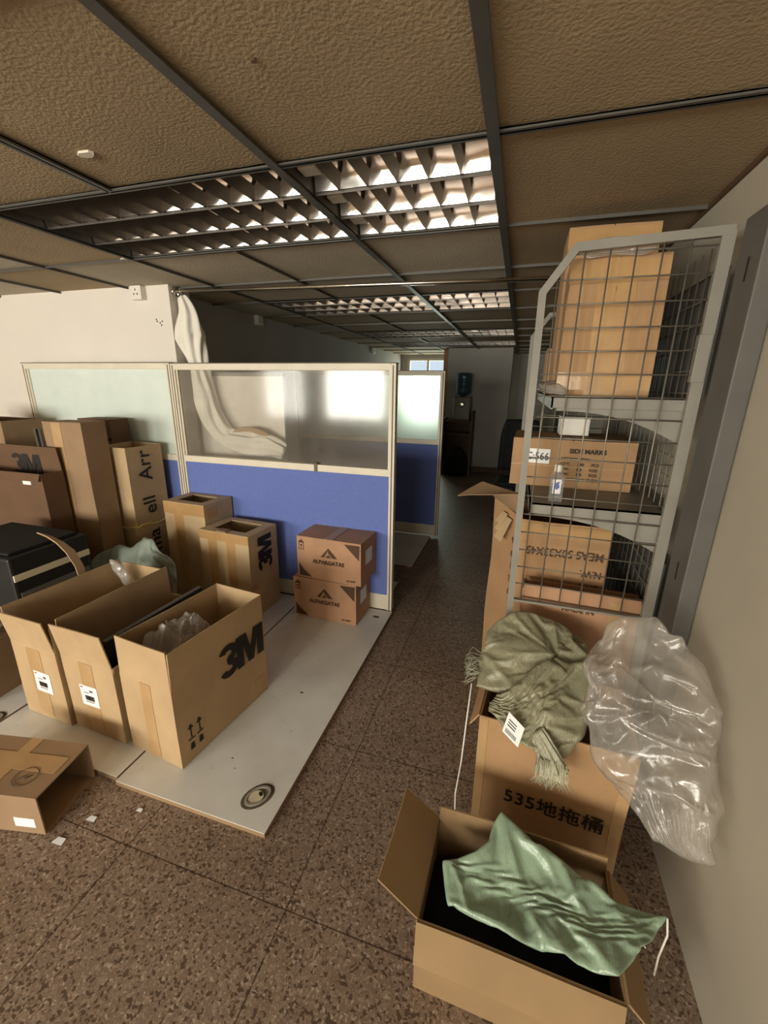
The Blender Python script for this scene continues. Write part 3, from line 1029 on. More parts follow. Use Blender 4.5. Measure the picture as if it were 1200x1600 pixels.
tape(r, (X, Y - .10, .06), (X, Y - .02, .06), (X, Y - .02, .11), (X, Y - .10, .11), 'tape_dull')
finish(r)
w = bag([(-1.43, 1.20, .44), (-1.39, 1.14, .46), (-1.29, 1.16, .44), (-1.24, 1.28, .43), (-1.27, 1.42, .44), (-1.36, 1.44, .44), (-1.43, 1.34, .44)], (0, 0, 1), .085, .06, .055, 13, seed=2)
tag(w.build('plastic_film', M['film_thin']), 'crumpled clear plastic film stuffed in the open carton', 'plastic')

r = carton('open carton with a dark panel inside, middle of the three in front', 'box', (-1.643, 1.396, E), -3, .310, .60, .385,
           M['card'], {'front': (9, .16), 'left': (-1, .165), 'right': (-172, .12)}, OC, seed=5)
X, Y = .155, .30
tape(r, (-.05, -Y, .02), (.03, -Y, .02), (.03, -Y, .37), (-.05, -Y, .37), 'tape_dull')
barcode_label(r, (-.02, -Y, .20), (1, 0, 0), (0, 0, 1), .105, .105)
finish(r)
pn = empty('dark_panel', (-1.540, 1.39, .035)); pn.rotation_euler = (0, 0, math.radians(-3)); tag(pn, 'black flat panel standing inside the middle open carton', 'panel')
MB().box(-.010, .010, -.275, .265, 0, .475).build('panel_sheet', M['black'], pn)
MB().box(-.011, .011, -.275, .265, .475, .480).build('edge_strip', M['grey_dark'], pn)

r = carton('open carton with a barcode label, leftmost of the three in front', 'box', (-1.962, 1.396, E), -3, .297, .60, .385,
           M['card'], {'front': (8, .158), 'left': (6, .165), 'back': (0, .15), 'right': (-4, .12)}, OC, seed=9)
X, Y = .1485, .30
tape(r, (-.05, -Y, .02), (.04, -Y, .02), (.04, -Y, .37), (-.05, -Y, .37), 'tape_dull')
barcode_label(r, (.02, -Y, .20), (1, 0, 0), (0, 0, 1), .105, .105)
finish(r)

# small open carton lying on its side
r = carton('small open carton lying on its side on the terrazzo, bottom left', 'box', (-1.913, .737, .087), 0, .168, .235, .44, M['card_dark'], None, tilt=(0, 90, 0), seed=11, amp=.003)
r.rotation_euler = (Matrix.Rotation(math.radians(11), 4, 'Z') @ Matrix.Rotation(math.radians(90), 4, 'Y')).to_euler()
# local axes now: z runs along the box towards its mouth, -x is up
tape(r, (-.084, -.02, .02), (-.084, -.02, .42), (-.084, .05, .42), (-.084, .05, .02), 'tape_dull')
tape(r, (-.084, -.117, .2), (-.084, -.117, .25), (-.084, .117, .25), (-.084, .117, .2), 'tape_dull')
c = MB()
for k in range(24):
    a0, a1 = 2 * math.pi * k / 24, 2 * math.pi * (k + .9) / 24
    c.tube([(-.0865, -.045 + .038 * math.cos(a), .33 + .04 * math.sin(a)) for a in (a0, a1)], .0011, 4)
c.tube([(-.0865, -.035, .35), (-.0865, -.055, .335), (-.0865, -.04, .325), (-.0865, -.06, .312)], .0015, 4)
o = c.build('marker_scribble', M['ink'], r); on_carton(r, o)
face_text(r, 'A4', (-.02, -.1195, .22), (0, 0, 1), (-1, 0, 0), .05, 'ink', .001)
b = MB(); b.slab((.055, -.1185, .33), (.055, -.1185, .41), (.015, -.1185, .41), (.015, -.1185, .33), .001)
lb = b.build('paper_label', M['label'], r); on_carton(r, lb)
finish(r)

# ------------------------------------------------------------------ cartons before the blue partition
SB = 'small cartons before the blue partition'
r = carton('carton with a cut top and sideways black letters, before the blue partition', 'box', (-1.757, 2.32, E), -4, .40, .30, .585, M['card2'], None, SB, seed=3, hole=(-.13, .13, -.09, .09))
X, Y = .20, .15
tape(r, (-.13, -Y, .0), (-.06, -Y, .0), (-.06, -Y, .585), (-.13, -Y, .585)); tape(r, (.02, -Y, .0), (.09, -Y, .0), (.09, -Y, .585), (.02, -Y, .585))
tape(r, (-X, -Y, .53), (X, -Y, .53), (X, -Y, .585), (-X, -Y, .585))
tape(r, (X, -Y, .20), (X, -Y + .06, .20), (X, -Y + .06, .24), (X, -Y, .24))
bold_logo(r, (X + .0055, .075, .315), (0, 0, 1), (0, -1, 0), .142)
b = MB(); b.box(-.11, .11, -.09, -.04, .55, .566); b.box(-.05, .02, -.15, -.1, .592, .6)
o = b.build('torn_strip', M['card_dark'], r); on_carton(r, o)
finish(r)
r = carton('taped carton with a cut top standing behind the one with sideways letters', 'box', (-2.155, 2.42, E), -3, .36, .28, .72, M['card2'], None, SB, seed=13, hole=(-.11, .11, -.08, .08))
X, Y = .18, .14
tape(r, (-.09, -Y, .0), (-.01, -Y, .0), (-.01, -Y, .72), (-.09, -Y, .72)); tape(r, (-X, -Y, .64), (X, -Y, .64), (X, -Y, .72), (-X, -Y, .72))
tape(r, (X, -Y + .02, .62), (X, -.02, .62), (X, -.02, .70), (X, -Y + .02, .70)); finish(r)

def shoe_carton(loc, rz, label, seed):
    w, d, h = .455, .262, .283
    r = carton(label, 'box', loc, rz, w, d, h, M['card_red'], None, 'printed reddish cartons stacked by the blue partition', seed=seed, amp=.003, closed=True)
    X, Y = w / 2, d / 2; y = -Y - .0022
    b = MB()   # mountain mark above the name
    b.slab((-.055, y, .165), (-.030, y, .165), (.000, y, .215), (.000, y, .23), .0006)
    b.slab((.0, y, .232), (-.0, y, .195), (.030, y, .165), (.062, y, .165), .0006)
    b.slab((-.022, y, .165), (.020, y, .165), (.0, y, .185), (-.0, y, .185), .0006)
    o = b.build('printed_logo', M['ink_brown'], r, fix=False); on_carton(r, o)
    face_text(r, 'ALPARGATAS', (0, y, .118), (1, 0, 0), (0, 0, 1), .037, 'ink_brown', .0011, align='CENTER')
    c = MB()
    c.slab((X - .115, y, h - .01), (X - .11, y, h - .015), (X - .012, y, h - .11), (X - .008, y, h - .008), .0006)
    o = c.build('printed_corner', M['ink_brown'], r, fix=False); on_carton(r, o)
    c = MB(); c.slab((-X + .012, y, .012), (-X + .105, y, .012), (-X + .05, y, .055), (-X + .012, y, .10), .0006)
    o = c.build('printed_corner', M['ink_brown'], r, fix=False); on_carton(r, o)
    c = MB(); x0 = -X + .014; z0 = h - .085
    for (a, b2, cc, dd) in ((0, .004, 0, .05), (.034, .038, 0, .05), (0, .038, 0, .004), (0, .038, .046, .05)):
        c.slab((x0 + a, y, z0 + cc), (x0 + b2, y, z0 + cc), (x0 + b2, y, z0 + dd), (x0 + a, y, z0 + dd), .0006)
    c.slab((x0 - .004, y, z0 + .05), (x0 + .042, y, z0 + .05), (x0 + .019, y, z0 + .07), (x0 + .019, y, z0 + .07), .0006)
    c.slab((x0 + .010, y, z0 + .036), (x0 + .028, y, z0 + .036), (x0 + .021, y, z0 + .02), (x0 + .017, y, z0 + .02), .0006)
    c.slab((x0 + .017, y, z0 + .01), (x0 + .021, y, z0 + .01), (x0 + .021, y, z0 + .03), (x0 + .017, y, z0 + .03), .0006)
    o = c.build('handling_mark', M['ink_brown'], r, fix=False); on_carton(r, o)
    face_text(r, '33 34/37', (X - .10, y, .02), (1, 0, 0), (0, 0, 1), .018, 'ink_brown', .0004)
    b = MB(); b.slab((X + .003, -.06, .12), (X + .003, .05, .12), (X + .003, .05, .22), (X + .003, -.06, .22), .0006)
    o = b.build('paper_label', M['label'], r, fix=False); on_carton(r, o)
    tape(r, (-.03, -Y, h + .006), (.03, -Y, h + .006), (.03, Y, h + .006), (-.03, Y, h + .006), 'tape_dull')
    finish(r)
shoe_carton((-1.115, 2.435, E), -1, 'reddish printed carton on the white board, lower of the two by the blue partition', 21)
shoe_carton((-1.075, 2.438, E + .290), -2.5, 'reddish printed carton with white side label, upper of the two by the blue partition', 22)

# ------------------------------------------------------------------ tall cartons on the left
r = carton('tall open carton tied with yellow strap, black letters running up its side', 'box', (-2.64, 2.35, E), 0, .27, .30, 1.095, M['card2'], None, None, seed=31)
r.rotation_euler = (0, 0, math.radians(-1))
X, Y = .135, .15
face_text(r, 'arma', (X + .004, .03, .18), (0, 0, 1), (0, -1, 0), .150, 'ink', .001)
face_text(r, 'ell', (X + .004, .03, .60), (0, 0, 1), (0, -1, 0), .150, 'ink', .001)
face_text(r, 'Arr', (X + .004, .03, .85), (0, 0, 1), (0, -1, 0), .150, 'ink', .001)
s = MB()
for (p, q) in (((-X - .004, -Y - .004), (X + .004, -Y - .004)), ((X + .004, -Y - .004), (X + .004, Y + .004)), ((X + .004, Y + .004), (-X - .004, Y + .004)), ((-X - .004, Y + .004), (-X - .004, -Y - .004))):
    s.tube([(p[0] + (q[0] - p[0]) * k / 6, p[1] + (q[1] - p[1]) * k / 6, .53 + .012 * math.sin(k * 1.3)) for k in range(7)], .006, 6)
o = s.build('yellow_strap', M['strap'], r)
l = MB()
for x in (-.03, -.07): l.slab((x, -Y - .003, .22), (x + .006, -Y - .003, .22), (x + .006, -Y - .003, .27), (x, -Y - .003, .27), .0006)
o = l.build('printed_mark', M['ink'], r, fix=False); on_carton(r, o)
finish(r)
r = carton('tall narrow taped carton leaning by the left end of the partition', 'box', (-2.775, 2.085, E), 0, .33, .17, 1.27, M['card_dark'], None, None, seed=33, closed=True)
tape(r, (-.09, -.085, .05), (-.01, -.085, .05), (-.01, -.085, 1.27), (-.09, -.085, 1.27), 'tape_dull')
for z in (.38, .64):
    tape(r, (-.16, -.085, z), (-.03, -.085, z), (-.03, -.085, z + .008), (-.16, -.085, z + .008), 'tape')
finish(r)
r = carton('dark plain carton standing behind the tall narrow one, against the glass', 'box', (-2.95, 2.44, E), 0, .30, .16, 1.26, M['card_shaded'], None, None, seed=35, closed=True)
b = MB(); b.slab((-.15, -.084, 1.11), (.15, -.084, 1.11), (.15, -.084, 1.13), (-.15, -.084, 1.13), .001)
o = b.build('fold_line', M['hole'], r); on_carton(r, o); finish(r)
# strip of bundled film and bars leaning beside the tall narrow carton
r = empty('leaning_bar_bundle', (-2.975, 1.985, .03)); tag(r, 'dark thin bars wrapped in film, leaning on the left side of the tall narrow carton', 'bars')
for k, (dx, m_) in enumerate(((0, 'black'), (.022, 'grey_dark'), (-.020, 'wire'))):
    MB().tube([(dx, 0, 0), (dx + .01, 0, .5), (dx + .012, 0, .85), (dx, .0, 1.22)], .009, 8).build('bar', M[m_], r)

# ------------------------------------------------------------------ dark pile at the left edge
PI_ = 'dark cartons piled at the left edge'
r = carton('dark carton at the bottom of the left pile', 'box', (-3.14, 1.88, E), 0, .66, .19, .475, M['card_shaded'], None, PI_, seed=41, closed=True); finish(r)
r = carton('dark open carton on top of the left pile with black letters on its raised flap', 'box', (-3.17, 1.90, E + .49), 0, .74, .14, .475, M['card_shaded'], {'back': (-3, .15), 'front': (160, .05)}, PI_, seed=43)
bold_logo(r, (-.06, .060, .42), (1, 0, 0), (0, 0, 1), .15)
b = MB(); b.slab((.20, -.073, .40), (.27, -.073, .40), (.27, -.073, .44), (.20, -.073, .44), .001)
o = b.build('paper_label', M['label'], r); on_carton(r, o); finish(r)
r = carton('brown carton high at the left picture edge behind the pile', 'box', (-3.83, 2.30, E), 0, .5, .30, 1.24, M['card_dark'], {'front': (60, .12)}, PI_, seed=45); finish(r)
r = carton('greyish carton low at the left picture edge', 'box', (-2.62, 1.155, E), 4, .54, .30, .29, M['card_dark'], None, PI_, seed=47, closed=True); finish(r)
pp = bag([(-2.47, 1.10, .34), (-2.40, 1.08, .345), (-2.36, 1.16, .36), (-2.39, 1.24, .37), (-2.47, 1.24, .36), (-2.50, 1.16, .35)], (0, 0, 1), .03, .01, .02, 14, seed=8, rays=60, rings=14)
tag(pp.build('crumpled_paper', M['paper']), 'crumpled white paper on the greyish carton at the left edge', 'paper')
r = carton('carton under the black device at the left edge', 'box', (-2.70, 1.50, E), 0, .56, .36, .38, M['card_shaded'], None, PI_, seed=49, closed=True); finish(r)
r = empty('black_device', (-2.62, 1.50, E + .392)); tag(r, 'black boxy device with a cream stripe along its side, left edge', 'device')
MB().box(-.30, .30, -.22, .19, 0, .29).build('casing', M['black'], r, bevel=.012)
MB().box(.297, .306, -.215, .185, .165, .20).build('cream_stripe', M['cream'], r, bevel=.002)
MB().box(.297, .304, -.20, .17, .03, .10).build('front_plate', M['grey_dark'], r, bevel=.002)
MB().box(-.27, .26, -.19, .17, .29, .305).build('lid', M['black_soft'], r, bevel=.004)
t_ = MB(); pth = [(-2.345, 1.46, .79), (-2.29, 1.47, .775), (-2.235, 1.48, .745), (-2.20, 1.50, .69), (-2.185, 1.52, .60), (-2.185, 1.54, .44)]
for p, q, w0, w1 in zip(pth, pth[1:], (.006, .012, .018, .024, .022), (.012, .018, .024, .022, .022)):
    t_.slab((p[0], p[1] - w0, p[2]), (q[0], q[1] - w1, q[2]), (q[0], q[1] + w1, q[2] - .008), (p[0], p[1] + w0, p[2] - .008), .006, 2, 2)
tag(t_.build('torn_cardboard', M['card']), 'torn bent strip of brown cardboard sticking up behind the left open carton', 'cardboard')
fw = bag([(-2.06, 1.60, .58), (-2.03, 1.58, .63), (-1.99, 1.60, .60), (-1.96, 1.62, .52), (-1.99, 1.62, .45), (-2.04, 1.62, .50)], (.5, -1, .3), .022, .02, .012, 16, seed=12, rays=60, rings=14)
tag(fw.build('plastic_wrap', M['film_thin']), 'shiny clear plastic wrap beside the torn cardboard strip', 'plastic')
sk = draped_sack(n=(40,28),nrm=(.1,-.7,.6),bt=.06,bb=.03,grow=.18,frames=30,seed=14,stiff=20,bend=.35,
                 bottom=[(-2.55,1.76,.035),(-2.25,1.74,.035),(-1.92,1.76,.05)],
                 right=[(-1.92,1.76,.05),(-1.90,1.86,.42),(-2.0,1.92,.50)],
                 top=[(-2.55,1.86,.46),(-2.42,1.92,.54),(-2.30,1.93,.53),(-2.22,1.93,.60),(-2.12,1.93,.60),(-2.0,1.92,.50)],
                 left=[(-2.55,1.76,.035),(-2.60,1.80,.26),(-2.55,1.86,.46)],
                 pins=CORNERS+[(.5,1),(.68,1),(.5,0),(.3,1),(1,.5),(0,.5)],
                 boxes=[],ells=[((-2.25,1.93,.30),(.26,.10,.22))])
sk.v = [(x, y + .03, z) for x, y, z in sk.v]
tag(sk.build('woven_sack', M['sack_grey']), 'grey green woven sack slumped behind the left open carton', 'sack')

# ------------------------------------------------------------------ shelving unit on the right
SY0, SY1, SXB, SXF = 1.60, 2.95, 0.515, 0.05
su = empty('shelving_unit', (.30, 2.27, 0)); tag(su, 'grey steel shelving unit with wire mesh ends along the right wall', 'shelf')
def L(x, y, z): return (x - .30, y - 2.27, z)
def upright(y0, y1, name='upright'):
    b = MB()
    a = L(.545, y0, 0); c = L(.597, y1, 2.0)
    b.box(a[0], c[0], a[1], c[1], .0, 2.0)
    return b.build(name, M['grey_dark'], su, bevel=.004)
up1 = upright(1.435, 1.575)
for z in (.98, 1.86, .46):
    sl = MB(); a = L(.5435, 1.50, z); sl.box(a[0], a[0] + .002, a[1] - .004, a[1] + .004, z - .03, z + .03)
    sl.build('slot', M['hole'], up1)
upright(2.96, 3.04)
def mesh_end(y):
    f = MB(); lift = iter(range(9))
    # outer frame of flat bar: front post, chamfer, top bar, rear post
    def bar(p, q, ww):
        p, q = V(p), V(q); d = (q - p).normalized(); n = V((0, 1, 0)).cross(d).normalized() * ww / 2
        k_ = V((0, .0007 * next(lift), 0))
        f.prism([L(*(p - n + k_)), L(*(q - n + k_)), L(*(q + n + k_)), L(*(p + n + k_))], (0, .02, 0))
    bar((.042, y, .66), (.036, y, 1.85), .024)
    bar((.034, y, 1.842), (.128, y, 1.974), .024)
    bar((.122, y, 1.969), (.535, y, 1.985), .026)
    bar((.522, y, .0), (.522, y, 1.985), .034)
    bar((.042, y, .735), (.522, y, .735), .008)
    f.build('end_frame', M['grey_metal'], su)
    m = MB(); p = .0715
    x = .50 - p * .9
    while x > .06:
        zt = 1.972 if x > .125 else 1.85 + (x - .036) * 1.35
        m.tube([L(x, y + .01, .735), L(x, y + .01, zt)], .0026, 6); x -= p
    z = .735 + p
    while z < 1.96:
        x0 = .045 if z < 1.85 else .04 + (z - 1.85) / 1.35
        m.tube([L(x0, y + .013, z), L(.505, y + .013, z)], .0026, 6); z += p
    m.build('wire_mesh', M['wire'], su)
mesh_end(SY0); mesh_end(SY1)
sv = MB(); a = L(.500, SY0 - .004, 1.58); sv.box(a[0], a[0] + .036, a[1], a[1] + .03, 1.57, 1.71)
sv.build('joint_sleeve', M['grey_metal'], su, bevel=.002)
bm_ = MB(); x = SXB + .012; y = SY0 + .06
while y < SY1:
    bm_.tube([L(x, y, .20), L(x, y, 1.97)], .0026, 6); y += .0715
z = .25
while z < 1.95:
    bm_.tube([L(x + .004, SY0 + .02, z), L(x + .004, SY1, z)], .0026, 6); z += .0715
bm_.build('back_mesh', M['wire'], su)
a = L(SXB + .028, SY0 + .03, 1.52); MB().box(a[0], a[0] + .012, a[1], a[1] + 1.3, 1.52, 1.90).build('back_panel', M['grey_dark'], su)
a = L(SXB + .028, SY0 + .03, .25); MB().box(a[0], a[0] + .012, a[1], a[1] + 1.3, .25, .95).build('back_panel', M['grey_dark'], su)
def shelf_board(z, x0):
    b = MB()
    p, q = L(x0, SY0 + .025, z), L(SXB, SY1 - .005, z)
    b.box(p[0], q[0], p[1], q[1], z - .006, z)
    b.box(p[0], p[0] + .006, p[1], q[1], z - .045, z)         # front lip
    b.box(p[0], q[0], p[1], p[1] + .006, z - .040, z)         # end lip
    b.box(p[0], q[0], q[1] - .006, q[1], z - .040, z)
    o = b.build('shelf_board', M['grey_metal'], su)
    for y in (SY0 + .035, SY1 - .04):
        prof = []
        n = 14
        for i in range(n + 1):
            t = i / n
            prof.append(L(x0 + .02 + (SXB - x0 - .02) * t, y, z - .042 - .008 - .10 * t ** 2.4))
        prof += [L(SXB, y, z - .041), L(x0 + .02, y, z - .041)]
        MB().prism(prof, (0, .004, 0)).build('shelf_bracket', M['grey_metal'], o)
shelf_board(1.522, .105); shelf_board(1.135, .072)

# things on the shelves
SHB = 'cartons on the steel shelving'
r = carton('big shiny taped carton on the top shelf, right behind the mesh end', 'box', (.268, 1.82, 1.523), -2, .292, .27, .43, M['card_orange'], None, SHB, seed=51, closed=True, amp=.005)
X, Y = .146, .135
tape(r, (-.055, -Y, .0), (.005, -Y, .0), (.005, -Y, .43), (-.055, -Y, .43)); tape(r, (-.005, -Y, .0), (.06, -Y, .0), (.06, -Y, .43), (-.005, -Y, .43))
tape(r, (-X, -Y, .02), (X, -Y, .02), (X, -Y, .08), (-X, -Y, .08)); tape(r, (-X, -Y, .36), (X, -Y, .36), (X, -Y, .42), (-X, -Y, .42)); finish(r)
wf = bag([(.15, 1.66, 1.985), (.20, 1.655, 2.0), (.28, 1.655, 2.0), (.36, 1.66, 1.985), (.33, 1.66, 1.95), (.24, 1.66, 1.955), (.16, 1.66, 1.95)], (0, -1, .3), .014, .004, .012, 14, seed=3, rays=80, rings=14)
tag(wf.build('plastic_wrap', M['film_thin']), 'crinkled clear film along the top edge of the big taped carton', 'plastic')
r = carton('taller carton behind the shiny taped one, almost touching the ceiling', 'box', (.275, 2.12, 1.523), 0, .31, .28, .605, M['card_orange'], None, SHB, seed=53, closed=True)
tape(r, (-.155, -.14, .54), (.155, -.14, .54), (.155, -.14, .60), (-.155, -.14, .60)); finish(r)
r = carton('small rounded carton squeezed beside the shiny taped one at the aisle', 'box', (.17, 2.42, 1.523), 0, .13, .26, .20, M['card_orange'], None, SHB, seed=55, closed=True); finish(r)
r = carton('long flat carton on the lower shelf with printed side marks and white number sticker', 'box', (.235, 2.10, 1.136), -2, .48, .34, .200, M['card_orange'], None, SHB, seed=57, closed=True, amp=.003)
X, Y = .24, .17; y = -Y - .002
b = MB(); b.slab((-X + .055, y, .10), (-X + .155, y, .10), (-X + .155, y, .162), (-X + .055, y, .162), .0008)
o = b.build('number_sticker', M['label'], r, fix=False); on_carton(r, o)
t_ = text_on('sticker_number', 'C:566', o, (-X + .058, y - .001, .115), (1, 0, 0), (0, 0, 1), .046, M['ink'], .0002, sx=.85); on_carton(r, t_)
face_text(r, 'SIDE MARKS', (-.01, y, .152), (1, 0, 0), (0, 0, 1), .026, 'ink', .0008)
for k, s_ in enumerate(('ART NO. 08956', 'QTY.      240      PCS', 'G.W.      8.5      KGS', 'N.W.      8.0      KGS', '      44 X 34 X 19 CM')):
    face_text(r, s_, (-.04, y, .122 - .022 * k), (1, 0, 0), (0, 0, 1), .017, 'ink', .0003)
tape(r, (-X, -Y, .09), (X, -Y, .09), (X, -Y, .094), (-X, -Y, .094), 'tape_dull'); finish(r)
r = carton('small white box on the long flat carton under the top shelf', 'box', (.245, 2.14, 1.345), 0, .12, .12, .075, M['white_plastic'], None, None, seed=59, closed=True, amp=.001); finish(r)
r = empty('plastic_bottle', (.163, 1.69, 1.136)); tag(r, 'small clear square bottle with a white cap and blue mark on the lower shelf', 'bottle')
b = MB()
prof = [(-.023, 0), (-.024, .008), (-.024, .088), (-.018, .102), (-.012, .112)]
for (w0, z0), (w1, z1) in zip(prof, prof[1:]):
    vs = [(sx * -w, sy * -w * .8, z) for w, z in ((w0, z0), (w1, z1)) for sx, sy in ((-1, -1), (1, -1), (1, 1), (-1, 1))]
    b.add(vs, [(0, 1, 5, 4), (1, 2, 6, 5), (2, 3, 7, 6), (3, 0, 4, 7)])
b.add([(sx * .023, sy * .019, 0) for sx, sy in ((-1, -1), (1, -1), (1, 1), (-1, 1))], [(0, 3, 2, 1)])
b.build('bottle_body', M['clear'], r, fix=False)
MB().lathe([(.013, .112), (.0145, .114), (.0145, .136), (.012, .139)], 18).build('cap', M['white_plastic'], r)
MB().box(-.014, .014, -.0208, -.0200, .03, .085).build('bottle_label', M['label'], r)
MB().add([(-.012, -.0215, .06), (.0, -.0215, .045), (.010, -.0215, .055), (.006, -.0215, .07), (.012, -.0215, .078), (-.002, -.0215, .074)], [(0, 1, 2, 3, 4, 5)]).build('blue_mark', M['blue'], r, fix=False)
wp = bag([(.06, 1.70, 1.545), (.10, 1.64, 1.535), (.15, 1.63, 1.53), (.13, 1.70, 1.55), (.10, 1.80, 1.56), (.06, 1.80, 1.55)], (0, 0, 1), .02, .008, .012, 16, seed=6, rays=60, rings=14)
tag(wp.build('plastic_scrap', M['film_thin']), 'scrap of clear plastic at the aisle edge of the top shelf', 'plastic')

# big torn carton under the lower shelf (standing askew)
r = empty('cardboard_box', (.16, 1.93, 0)); tag(r, 'big battered carton under the lower shelf, torn flap and upside down printing', 'box')
fp = [V((.052, 1.80, 0)), V((.405, 1.775, 0)), V((.40, 2.16, 0)), V((-.066, 2.04, 0))]
fp = [p - V((.16, 1.93, 0)) for p in fp]
b = MB(); hh = 1.02
for i in range(4):
    p, q = fp[i], fp[(i + 1) % 4]
    hp, hq = (hh, hh, .98, 1.05)[i], (hh, .98, 1.05, hh)[i]
    b.slab(p, q, q + V((0, 0, hq)), p + V((0, 0, hp)), .005, 8, 10)
b.slab(fp[0] + V((0, 0, .006)), fp[1] + V((0, 0, .006)), fp[2] + V((0, 0, .006)), fp[3] + V((0, 0, .006)), .005, 3, 3)
bd = b.build('carton_body', M['card_orange'], r, fix=False)
p0, p3 = fp[0], fp[3]
fl = MB(); z = 1.03
A, B = p3 + V((0, 0, z + .01)), p0 + V((0, 0, z + .0))
fl.slab(A, B, B + V((-.01, -.03, .10)), A + V((-.06, -.06, .085)), .005, 6, 5)
fl.slab(A + V((-.06, -.06, .085)), B + V((-.01, -.03, .10)), B + V((-.10, -.03, .09)), A + V((-.17, -.09, .01)), .005, 6, 5)
f1 = fl.build('torn_flap', M['card_dark'], r, fix=False)
r['_seed'] = 61; r['_amp'] = .012
warp([bd, f1], .012, 3.0, 61)
n_ = (fp[1] - fp[0]).normalized()
def ptx(u, z): return fp[0] + n_ * u + V((0, -.003, z))
for s_, u, z, sz in (('MEAS 50X33X45', .335, .905, .050), ('N.W.', .335, .825, .042), ('G.W.', .335, .765, .042), ("Q'TY   120", .335, .705, .042)):
    o = face_text(r, s_, ptx(u, z), -n_, (0, 0, -1), sz, 'ink_brown', .0006, sx=.85)
m_ = (fp[0] - fp[3]).normalized()
for k, s_ in enumerate('69127'):
    face_text(r, s_, fp[3] + m_ * .235 + V((-.004, -.004, .92 - .06 * k)), -m_, (0, 0, -1), .04, 'ink_brown', .0006)
tp = MB(); tp.slab(ptx(.0, .96) , ptx(.35, .96), ptx(.35, 1.01), ptx(.0, 1.01), .0012, 6, 2); o = tp.build('packing_tape', M['tape'], r, fix=False); on_carton(r, o)
tn = MB()
for k in range(7):
    random.seed(k + 3)
    c0 = fp[3] + m_ * (.09 + .08 * random.random()) + V((-.006, -.012, .92 + .09 * random.random()))
    tn.slab(c0, c0 + m_ * .05, c0 + m_ * .045 + V((-.02, -.02, -.05)), c0 + V((-.03, -.01, -.045)), .002, 2, 2)
o = tn.build('torn_shred', M['card2'], r, fix=False)
finish(r)
r = carton('low reddish carton at the foot of the shelving, in front of the battered one', 'box', (.30, 1.695, 0), -3, .43, .10, .77, M['card_red'], {'front': (4, .02)}, SHB, seed=63)
face_text(r, 'MADE IN', (-.06, -.053, .70), (1, 0, 0), (0, 0, 1), .03, 'ink_brown', .0005)
tape(r, (.11, -.05, .55), (.15, -.05, .55), (.15, -.05, .77), (.11, -.05, .77), 'tape_dull'); finish(r)

# ------------------------------------------------------------------ carton 535 with olive sacks
r = carton('tall carton with Chinese writing, full of olive sacks', 'box', (.222, 1.365, 0), -4.2, .475, .33, .485, M['card_orange'], {'left': (150, .06)}, None, seed=71, amp=.005)
X, Y = .2375, .165
face_text(r, '535地拖桶', (-.135, -Y - .0025, .165), (1, 0, 0), (0, 0, 1), .070, 'ink', .0004, sx=1.0, spacing=1.05)
tape(r, (-X, -Y, .0), (-X + .03, -Y, .0), (-X + .03, -Y, .48), (-X, -Y, .48), 'tape_dull'); tape(r, (X - .035, -Y, .0), (X, -Y, .0), (X, -Y, .48), (X - .035, -Y, .48), 'tape_dull'); finish(r)
OS = 'olive woven sacks in the tall carton'
s1 = draped_sack(n=(44,34),nrm=(0,-.3,1),bt=.10,bb=.05,grow=.12,frames=34,seed=5,stiff=20,bend=1.0,
                 bottom=[(-.055,1.30,.53),(.05,1.27,.52),(.18,1.29,.54),(.31,1.36,.57)],
                 right=[(.31,1.36,.57),(.325,1.45,.62),(.30,1.52,.67)],
                 top=[(-.03,1.50,.63),(.05,1.555,.68),(.18,1.56,.69),(.30,1.52,.67)],
                 left=[(-.055,1.30,.53),(-.055,1.40,.57),(-.03,1.50,.63)],
                 pins=CORNERS+[(.5,1),(0,.5),(1,.5),(.5,0)],
                 boxes=[(-.02,.46,1.20,1.21,0,.485)],ells=[((.06,1.44,.56),(.085,.09,.10)),((.24,1.42,.56),(.08,.10,.08))])
tag(s1.build('woven_sack', M['sack_olive']), 'olive woven sack at the back of the tall carton, against the mesh', 'sack', OS)
s2 = draped_sack(n=(46,34),nrm=(-.1,-.7,.75),bt=.07,bb=.03,grow=.08,frames=34,seed=8,stiff=25,bend=1.6,
                 bottom=[(-.005,1.20,.525),(.05,1.165,.50),(.13,1.14,.485),(.23,1.13,.475)],
                 right=[(.23,1.13,.475),(.285,1.18,.53),(.32,1.26,.60),(.30,1.36,.68)],
                 top=[(.02,1.25,.56),(.10,1.31,.62),(.17,1.36,.67),(.30,1.36,.68)],
                 left=[(-.005,1.20,.525),(-.012,1.225,.55),(.02,1.25,.56)],
                 pins=CORNERS+[(.5,1),(1,.5),(.5,0),(.25,0),(.75,0)],
                 boxes=[(-.02,.46,1.19,1.215,0,.485)],ells=[((.17,1.27,.50),(.13,.09,.09))])
LBL = V((.012, 0, .022))
s2o = tag(s2.build('woven_sack', M['sack_olive']), 'olive woven sack bulging over the front edge of the tall carton, with white label', 'sack', OS)
lb = MB(); lb.slab(*[V(q) + LBL for q in ((.035, 1.125, .505), (.085, 1.112, .470), (.10, 1.135, .525), (.05, 1.150, .56))], .0012, 3, 3); lo = lb.build('paper_label', M['label'], s2o, fix=False)
rr_ = V((.05, -.013, -.035)).normalized(); uu_ = V((.015, .025, .055)).normalized(); nn_ = rr_.cross(uu_)
k = MB(); x = .008
while x < .05:
    p = V((.035, 1.125, .505)) + LBL + rr_ * x + nn_ * .0015
    k.slab(p + uu_ * .006, p + rr_ * .002 + uu_ * .006, p + rr_ * .002 + uu_ * .018, p + uu_ * .018, .0005); x += .0042
k.build('barcode', M['ink'], lo, fix=False)
